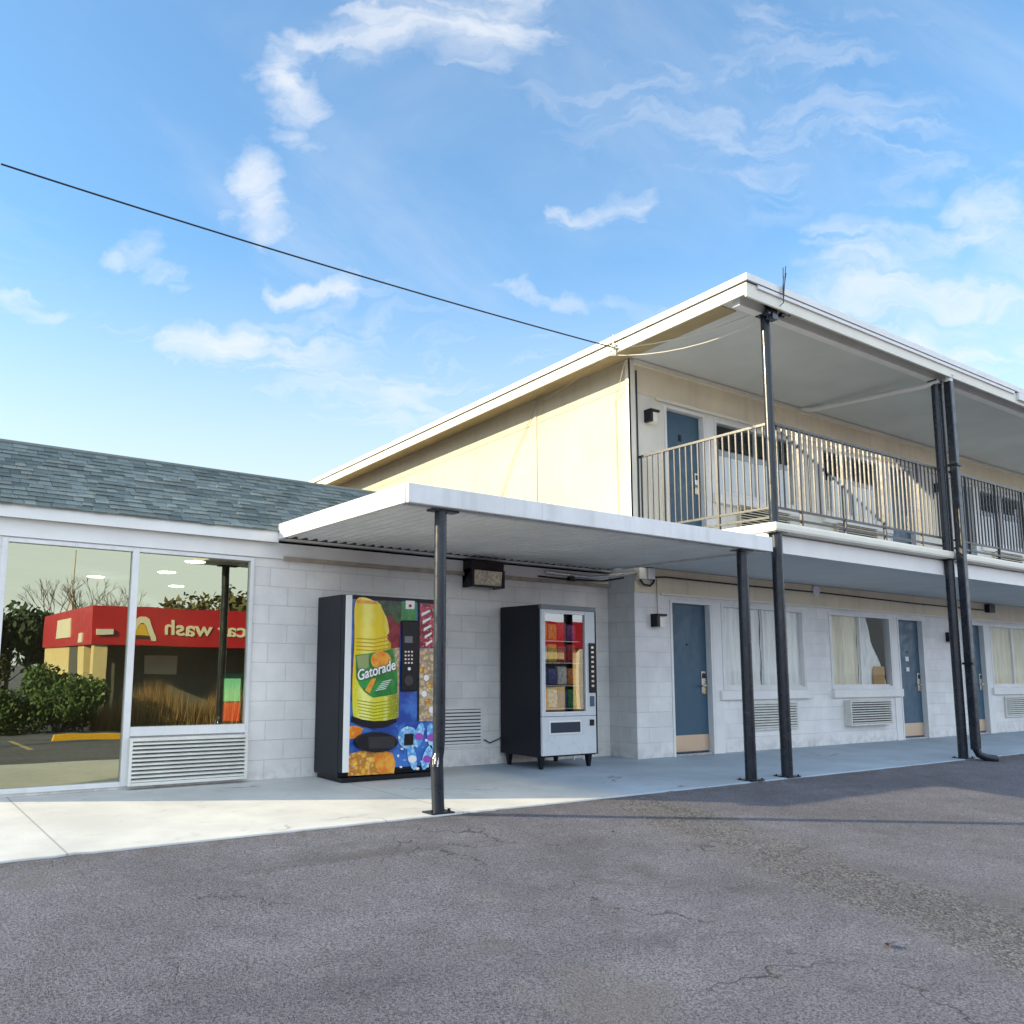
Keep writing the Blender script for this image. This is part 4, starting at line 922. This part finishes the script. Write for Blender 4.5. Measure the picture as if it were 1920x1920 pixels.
wire([hook + Vector((.3, .1, -.1)), (X1 - .03, 8.1, 4.9), (X1 - .03, 8.08, 2.7)], .005, M_gable, 'service_wire', 'cream wire dropping straight down the gable beside the corner trim', 'wire', .0, G_SW)
hk = empty('wire_hook', tuple(hook), 'metal wire hook with loose tie ends fixed to the roof edge', 'hook')
w = MB(); w.tube([hook + Vector((.02, 0, -.05)), hook + Vector((-.03, 0, .0)), hook + Vector((-.01, .0, .12)), hook + Vector((.02, .04, .20))], .007, 6); w.tube([hook, hook + Vector((-.02, .06, .16)), hook + Vector((.0, .09, .05))], .006, 6); w.build('tie_wire', M_wire, hk, smooth=True)
w = MB(); w.tube([hook + Vector((.015, 0, -.10)), hook + Vector((.015, 0, .05))], .014, 8); w.build('bracket', M_steel, hk)
wc = empty('wire_bracket', (8.70, 5.77, 5.45), 'dark cable bracket with insulators and loose wire ends at the corner post top', 'bracket')
w = MB(); w.box(8.65, 8.79, 5.68, 5.76, 5.38, 5.56); w.build('clamp', M_black, wc, bevel=.015)
w = MB(); w.disc((8.61, 5.72, 5.37), .035, 'x', .05, 12); w.disc((8.86, 5.70, 5.40), .03, 'x', .06, 12); w.box(8.67, 8.77, 5.67, 5.76, 5.30, 5.37); w.build('insulator', mat('insulator', (.03, .035, .06), .2), wc)
w = MB()
for dx, dz_, dy in ((-.02, .34, -.02), (.02, .28, -.03), (.05, .38, -.01), (-.05, .22, -.04)):
    w.tube([(8.72, 5.69, 5.40), (8.72, 5.56, 5.46), (8.72 + dx * .4, 5.545, 5.54 + dz_ * .45), (8.72 + dx, 5.55 + dy, 5.54 + dz_)], .005, 6)
w.tube([(8.80, 5.70, 5.45), (8.95, 5.66, 5.47), (9.0, 5.66, 5.40), (8.88, 5.68, 5.40)], .006, 6); w.build('loose_wire', M_cable, wc, smooth=True)
w = MB(); w.box(8.86, 8.98, 5.70, 5.775, 5.43, 5.53); w.build('splice_box', M_white, wc, bevel=.01)
# conduits under the canopy end and along the ground floor header
cb = empty('wall_cable', (8.7, Y1, 2.44), 'dark cable running along the header above the ground floor doors', 'cable')
w = MB(); w.tube([(8.78, Y1 - .03, 2.40), (9.2, Y1 - .03, 2.435), (11.0, Y1 - .03, 2.425), (13.0, Y1 - .03, 2.43), (16.0, Y1 - .03, 2.40), (18.65, Y1 - .03, 2.40)], .012, 8); w.build('sheath', M_cable, cb, smooth=True)
w = MB(); w.box(18.6, 18.85, Y1 - .10, Y1 - .013, 2.36, 2.52); w.build('junction_box', M_black, cb)
w = MB(); w.tube([(9.02, Y1 - .022, 2.40), (9.02, Y1 - .022, 1.92)], .006, 6); w.build('drop_wire', M_ply, cb)
jb = empty('junction_box', (8.75, Y1, 2.45), 'pair of white junction boxes with a cable loop at the motel corner', 'junction box')
w = MB(); w.box(8.60, 8.74, Y1 - .10, Y1 - .013, 2.37, 2.52); w.build('left_box', M_cream, jb, bevel=.008)
w = MB(); w.box(8.79, 8.92, Y1 - .09, Y1 - .013, 2.38, 2.53); w.build('right_box', M_white, jb, bevel=.008)
w = MB(); w.tube([(8.66, Y1 - .05, 2.36), (8.72, Y1 - .06, 2.30), (8.84, Y1 - .06, 2.29), (8.92, Y1 - .05, 2.34), (8.96, Y1 - .03, 2.38)], .016, 8); w.build('cable_loop', M_cable, jb, smooth=True)
cp_ = empty('conduit_pipe', (8.0, 8.0, 2.4), 'grey conduit pipe below the canopy joining the two buildings', 'pipe')
w = MB(); w.tube([(7.4, Y0 - .06, 2.42), (8.2, Y0 - .08, 2.40), (8.52, Y1 + .1, 2.43), (8.58, Y1 - .06, 2.44)], .022, 10); w.build('pipe', M_steel, cp_, smooth=True)
w = MB(); w.disc((7.85, Y0 - .06, 2.33), .05, 'z', .05, 14); w.tube([(7.3, Y0 - .03, 2.36), (7.8, Y0 - .05, 2.35), (8.4, Y0 - .1, 2.36), (8.57, Y1 + .15, 2.40)], .012, 8); w.build('camera_dome', M_black, cp_, smooth=True)
wire([(6.42, Y0 - .02, .30), (6.5, Y0 - .03, .26), (6.62, Y0 - .04, .30), (6.72, Y0 - .03, .34)], .007, M_cable, 'black_cable', 'black power cord on the wall left of the snack machine', 'cord')
w = MB(); w.box(7.75, 8.02, Y0 - .14, Y0 - .001, .10, .44); w.tube([(7.80, Y0 - .12, .10), (7.80, Y0 - .12, .0)], .015, 8); w.tube([(7.97, Y0 - .12, .10), (7.97, Y0 - .12, .0)], .015, 8)
o = w.build('utility_box', M_white, None, loc=(7.9, Y0, 0)); tag(o, 'low white utility box on the wall right of the snack machine', 'utility box')

# ================================================================== ACROSS THE LOT (seen mirrored in the glass)
def foliage_fn(a, b_):
    def fn(t, b, pos):
        r = t.n('ShaderNodeNewGeometry').outputs['Random Per Island']
        f = t.math('MULTIPLY', t.math('ADD', r, t.noise(pos, 1.2, 3)), .5)
        t.link(t.mix(t.smooth(f, .25, .75), tuple(a), tuple(b_)), b.inputs['Base Color'])
    return fn
M_bush = mat('bush_leaf', rough=.6, fn=foliage_fn((.014, .045, .014), (.065, .14, .03)))
M_pine = mat('pine_leaf', rough=.7, fn=foliage_fn((.015, .035, .022), (.04, .075, .035)))
M_bare = mat('bare_twig', rough=.8, fn=foliage_fn((.10, .075, .06), (.2, .16, .13)))
M_dry = mat('dry_grass', rough=.8, fn=foliage_fn((.22, .12, .045), (.45, .31, .14)))
M_olive = mat('olive_leaf', rough=.7, fn=foliage_fn((.06, .07, .025), (.15, .13, .05)))
M_bark = mat('bark', (.12, .09, .07), .85, var=.3, vscale=6)
rnd = random.Random(3)
def crown(mb, c, rx, ry, rz, n, leaf):
    lumps = [(Vector((rnd.uniform(-.6, .6) * rx, rnd.uniform(-.6, .6) * ry, rnd.uniform(-.55, .65) * rz)), rnd.uniform(.35, .6)) for _ in range(12)]
    for i in range(n):
        lc, lr = rnd.choice(lumps)
        d = Vector((rnd.gauss(0, 1), rnd.gauss(0, 1), rnd.gauss(0, 1))).normalized() * (rnd.random() ** .4) * lr
        p = Vector(c) + lc + Vector((d.x * rx, d.y * ry, d.z * rz))
        a = Vector((rnd.gauss(0, 1), rnd.gauss(0, 1), rnd.gauss(0, 1))).normalized(); b = a.orthogonal().normalized()
        s = leaf * rnd.uniform(.6, 1.4); mb.quad(p - a * s, p + b * s * .5, p + a * s, p - b * s * .5)
def tree(name, x, y, h, r, m, label, group, n=2200, leaf=.22, trunk=.16, base=.3, cat='tree'):
    z = lot_z(y); t = empty(name, (x, y, z), label, cat, group)
    k = MB(); k.tube([(x, y, z - .1), (x + .1, y, z + h * .4), (x, y + .1, z + h * .8)], [trunk, trunk * .7, trunk * .25], 8)
    for q in range(6):
        a = q * 1.05; k.tube([(x + .05, y, z + h * (base + .08 * q)), (x + math.cos(a) * r * .6, y + math.sin(a) * r * .6, z + h * (base + .2 + .08 * q))], [trunk * .35, trunk * .08], 5)
    k.build('trunk', M_bark, t, smooth=True)
    c = MB(); crown(c, (x, y, z + h * (base + (1 - base) / 2)), r, r, h * (1 - base) / 2, n, leaf); c.build('crown', m, t)
    return t
def bare_tree(x, y, h, label):
    z = lot_z(y); t = empty('bare_tree', (x, y, z), label, 'tree', 'bare trees behind the car wash')
    k = MB(); k.tube([(x, y, z - .1), (x, y, z + h * .55)], [.16, .09], 7); k.build('trunk', M_bark, t)
    c = MB()
    def br(p, d, L, r, dep):
        e = p + d * L; c.tube([p, e], [r, r * .6], 4, cap=False)
        if dep:
            for _ in range(3):
                nd = (d + Vector((rnd.uniform(-.6, .6), rnd.uniform(-.6, .6), rnd.uniform(-.15, .5)))).normalized(); br(e, nd, L * .68, r * .6, dep - 1)
    for q in range(6):
        a = q * 1.05; br(Vector((x, y, z + h * (.3 + .05 * q))), Vector((math.cos(a) * .6, math.sin(a) * .6, 1)).normalized(), h * .22, .06, 3)
    c.build('branches', M_bare, t)
cw = empty('car_wash_building', (7, -16, -1), 'red and cream car wash across the lot, mirrored in the storefront glass', 'building')
M_redf = mat('red_fascia', (.52, .015, .025), .4, var=.1, vscale=1); M_cwall = mat('cream_stucco', (.72, .60, .34), .7, var=.08)
zb_, zt_ = 1.86, 3.30; gz = -1.0; CX, CY = 7.05, -16.0
w = MB(); w.box(CX, 19.5, -26.0, CY, zb_, zt_); w.build('fascia', M_redf, cw)
w = MB(); w.box(CX + .12, CX + .6, -16.55, CY - .12, gz, zb_ - .002); w.box(CX + .12, CX + .35, -26, -20.4, gz, zb_ - .002); w.box(CX + .12, CX + .35, -18.6, -17.6, gz, zb_ - .002); w.box(14.6, 15.0, -16.5, CY - .12, gz, zb_ - .002); w.box(CX + .36, 19.3, -24.2, -23.9, gz, zb_ - .002); w.build('wall', M_cwall, cw)
w = MB(); w.box(CX + .62, 14.58, -19.5, -19.4, gz, zb_ - .002); w.build('bay_wall', mat('bay_grey', (.16, .17, .16), .7, var=.15), cw)
w = MB(); w.box(9.9, 11.3, -19.39, -19.33, .75, 1.55); w.build('bay_window', M_cream, cw)
w = MB(); w.box(CX + .13, CX + .20, -20.3, -18.7, gz, zb_ - .01); w.build('door', mat('grey_door', (.10, .10, .09), .5), cw)
w = MB(); w.box(CX - .04, CX - .002, -22.4, -19.6, 2.2, 2.95); w.build('side_sign', M_cream, cw)
w = MB(); w.box(CX - .05, CX - .002, -17.9, -17.3, 1.95, 2.3); w.box(7.2, 7.75, CY + .002, CY + .12, 2.2, 2.4); w.build('sign_lamp', M_white, cw)
M_sign = mat('sign_cream', (.85, .80, .62), .4); M_signy = mat('sign_yellow', (.80, .50, .05), .4); M_signd = mat('sign_dark', (.05, .04, .03), .5)
text('car wash', 'sign_letters', M_sign, cw, (11.35, CY + .03, 2.31), .78, (R(90), 0, R(180)), .02, bold=.014, scale_x=1.2)
ax = 8.85
def em(pts, m, yo, nm): MB().prism([(ax - x, CY + yo, z) for x, z in pts], (0, .02, 0)).build(nm, m, cw)
em([(-.52, 2.02), (-.52, 2.15), (-.26, 2.85), (-.12, 2.95), (.12, 2.95), (.26, 2.85), (.52, 2.15), (.52, 2.02), (.34, 2.02), (.14, 2.62), (.06, 2.70), (-.06, 2.70), (-.14, 2.62), (-.34, 2.02)], M_sign, .01, 'sign_emblem_arch')
em([(-.27, 2.2), (-.10, 2.66), (.10, 2.66), (.27, 2.2)], M_signy, .006, 'sign_emblem_centre')
em([(-.30, 2.08), (-.28, 2.2), (.28, 2.2), (.30, 2.08)], M_signd, .007, 'sign_emblem_base')
sb = empty('shop_building', (26, -18, -1), 'cream shop with red fascia beyond the car wash, mirrored in the motel glass', 'building')
w = MB(); w.box(25.5, 41, -30, -18, 2.2, 3.6); w.build('fascia', M_redf, sb)
w = MB(); w.box(25.8, 40.7, -29.7, -18.3, gz, 2.198); w.build('wall', M_cwall, sb)
for k in range(2):
    w = MB(); w.box(29 + k * 4.6, 31.4 + k * 4.6, -18.298, -18.25, .2, 1.6); w.build('window', M_dark, sb)
for k in range(3):
    w = MB(); w.box(27.4 + k * 4.6, 27.9 + k * 4.6, -18.298, -18.05, gz, 2.195); w.build('pilaster', M_cream, sb)
# planter bushes, dry grass, wheel stops, bin
def shrub(x, y, rx, rz, m, label, n, leaf, group='clipped bushes across the lot', name='bush'):
    z = lot_z(y); t = empty(name, (x, y, z), label, name, group)
    k = MB()
    for q in range(5): k.tube([(x, y, z - .05), (x + math.cos(q * 1.3) * rx * .5, y + math.sin(q * 1.3) * rx * .5, z + rz * .9)], [.03, .01], 5)
    k.build('stem', M_bark, t)
    c = MB(); crown(c, (x, y, z + rz), rx * .95, rx * .95, rz * 1.15, n, leaf); c.build('foliage', m, t)
shrub(5.2, -11.0, 1.55, .92, M_bush, 'rounded dark green bush facing the left storefront pane', 9000, .065)
shrub(3.2, -11.0, 1.4, .84, M_bush, 'shadier green bush left of the other in the mirrored view', 8500, .065)
shrub(2.9, -13.6, 1.4, 1.15, M_olive, 'olive dry shrub behind the green bushes', 2500, .10)
gr = MB()
for i in range(7000):
    x = rnd.uniform(6.4, 11.2); y = rnd.uniform(-12.6, -11.2); h = rnd.uniform(.3, 1.45) * (1 - .25 * math.sin(x * 2.1)); z = lot_z(y)
    a = rnd.uniform(0, 6.28); dx, dy = math.cos(a) * .009, math.sin(a) * .009; lx, ly = rnd.uniform(-.2, .2), rnd.uniform(-.2, .2)
    gr.add([(x - dx, y - dy, z), (x + dx, y + dy, z), (x + lx, y + ly, z + h)], [(0, 1, 2)])
tag(gr.build('dry_grass', M_dry), 'tall dry brown grass beyond the lot', 'grass', kind='stuff')
for (x, y), lb in (((3.55, -3.0), 'yellow concrete wheel stop in front of the rounded bush'), ((.7, -2.6), 'yellow concrete wheel stop beside the slatted bin')):
    z = lot_z(y); t = empty('wheel_stop', (x, y, z), lb, 'wheel stop', 'yellow wheel stops across the lot')
    w = MB(); w.hexa([(x, y - .08, z - .02), (x + 1.75, y - .08, z - .02), (x + 1.75, y + .08, z - .02), (x, y + .08, z - .02), (x + .04, y - .05, z + .13), (x + 1.71, y - .05, z + .13), (x + 1.71, y + .05, z + .13), (x + .04, y + .05, z + .13)]); w.build('body', mat('yellow_paint', (.75, .42, .02), .5, var=.15, vscale=8), t, bevel=.01)
    w = MB(); w.disc((x + .3, y, z + .125), .02, 'z', .015, 8); w.disc((x + 1.45, y, z + .125), .02, 'z', .015, 8); w.build('anchor_pin', M_steel, t)
ln = MB(); pa, pb = Vector((2.95, -4.6, 0)), Vector((2.5, 1.2, 0))
sgm = 8; pr_ = []
for i in range(sgm + 1):
    q = pa.lerp(pb, i / sgm); z = lot_z(q.y) + .004; ln.v += [(q.x - .05, q.y, z), (q.x + .05, q.y, z)]
for i in range(sgm): ln.f.append((2 * i, 2 * i + 1, 2 * i + 3, 2 * i + 2))
tag(ln.build('parking_line', mat('faded_yellow_line', (.55, .40, .14), .7, var=.35, vscale=9)), kind='structure')
bz = lot_z(-.9); tb = empty('trash_bin', (1.85, -.9, bz), 'brown slatted trash bin standing on the lot', 'bin')
w = MB()
for k in range(16):
    a = k * math.pi / 8; cx_, cy_ = 1.85 + math.cos(a) * .27, -.9 + math.sin(a) * .27; w.box(cx_ - .035, cx_ + .035, cy_ - .035, cy_ + .035, bz + .03, bz + .80)
w.disc((1.85, -.9, bz), .29, 'z', .05, 20); w.build('slats', mat('brown_slat', (.10, .055, .035), .6, var=.3), tb)
w = MB(); w.tube([(1.85, -.9, bz + .80), (1.85, -.9, bz + .86), (1.85, -.9, bz + 1.0), (1.85, -.9, bz + 1.12)], [.30, .29, .14, .10], 20); w.build('lid', mat('brown_lid', (.14, .10, .06), .5), tb, smooth=True)
# radio mast and trees beyond
tw = empty('radio_mast', (15.2, -62, -1), 'thin white lattice radio mast behind the car wash', 'mast')
w = MB(); M_mast = mat('mast_paint', (.62, .55, .52), .5)
for a, b in ((-1, -1), (1, -1), (0, 1)): w.tube([(15.2 + a * 1.6, -62 + b * 1.6, -1), (15.2, -62, 7.6)], .09, 5)
for k in range(6):
    z = k * 1.3; s = 1.6 * (1 - (z + 1) / 8.6)
    w.tube([(15.2 - s, -62 - s, z), (15.2 + s, -62 - s, z + .9), (15.2, -62 + s, z)], .05, 4)
w.build('lattice', M_mast, tw)
w = MB(); w.tube([(15.2, -62, 7.6), (15.2, -62, 11.0)], .08, 6); w.build('antenna', M_mast, tw)
TL = ['leftmost dense dark pine of the mirrored tree line', 'dark pine second from the left in the mirrored tree line', 'dark pine third from the left in the mirrored tree line', 'tall dark pine beside the red car wash corner', 'low green tree behind the car wash sign', 'wide green tree behind the car wash letters', 'green tree right of the car wash letters', 'far right green tree beyond the car wash']
for i, (x, y, h, r, m) in enumerate(((5.6, -50, 6.6, 3.0, M_pine), (9.0, -52, 6.2, 2.8, M_pine), (2.0, -46, 6.4, 3.0, M_pine), (12.5, -56, 6.6, 3.0, M_pine), (21.5, -54, 8.2, 3.4, M_olive), (26.5, -54, 8.8, 4.0, M_olive), (31.5, -52, 8.4, 3.6, M_pine), (36.5, -50, 8.0, 3.6, M_olive))):
    lb = [TL[1], TL[2], TL[0], TL[3], TL[4], TL[5], TL[6], TL[7]][i]
    tree('tree', x, y, h, r, m, lb, 'trees beyond the car wash', n=1800, leaf=.3, base=.12)
BL = ['bare tree left of the radio mast', 'bare tree just behind the radio mast', 'bare tree right of the radio mast', 'bare tree above the car wash letters', 'far right bare tree beyond the lot']
for (x, y, h), lb in zip(((12.8, -55, 9.0), (15.8, -58, 9.2), (18.5, -56, 8.6), (31.0, -50, 9.5), (35, -50, 9)), BL): bare_tree(x, y, h, lb)

# dry leaves blown on the lot
M_leaf = mat('dry_leaf', (.05, .035, .022), .8, var=.3, vscale=40)
rl = random.Random(5)
for (x, y, sz), lb in zip(((4.42, 2.42, .045), (4.9, 4.75, .03)), ('curled dark leaf on the asphalt near the bottom right of the picture', 'tiny dry leaf on the asphalt in front of the snack machine')):
    z = lot_z(y) + .004; a = rl.uniform(0, 6); u = Vector((math.cos(a), math.sin(a), 0)); v = Vector((-u.y, u.x, 0)); p = Vector((x, y, z)); up = Vector((0, 0, 1))
    mb = MB(); tip, tail = p + u * sz + up * sz * .35, p - u * sz + up * sz * .1
    mb.add([tail, p + v * sz * .5 + up * sz * .5, tip, p - v * sz * .45 + up * sz * .3, p], [(0, 4, 1), (1, 4, 2), (2, 4, 3), (3, 4, 0)])
    tag(mb.build('dry_leaf', M_leaf, None, loc=(x, y, z)), lb, 'leaf', 'dry leaves on the lot')
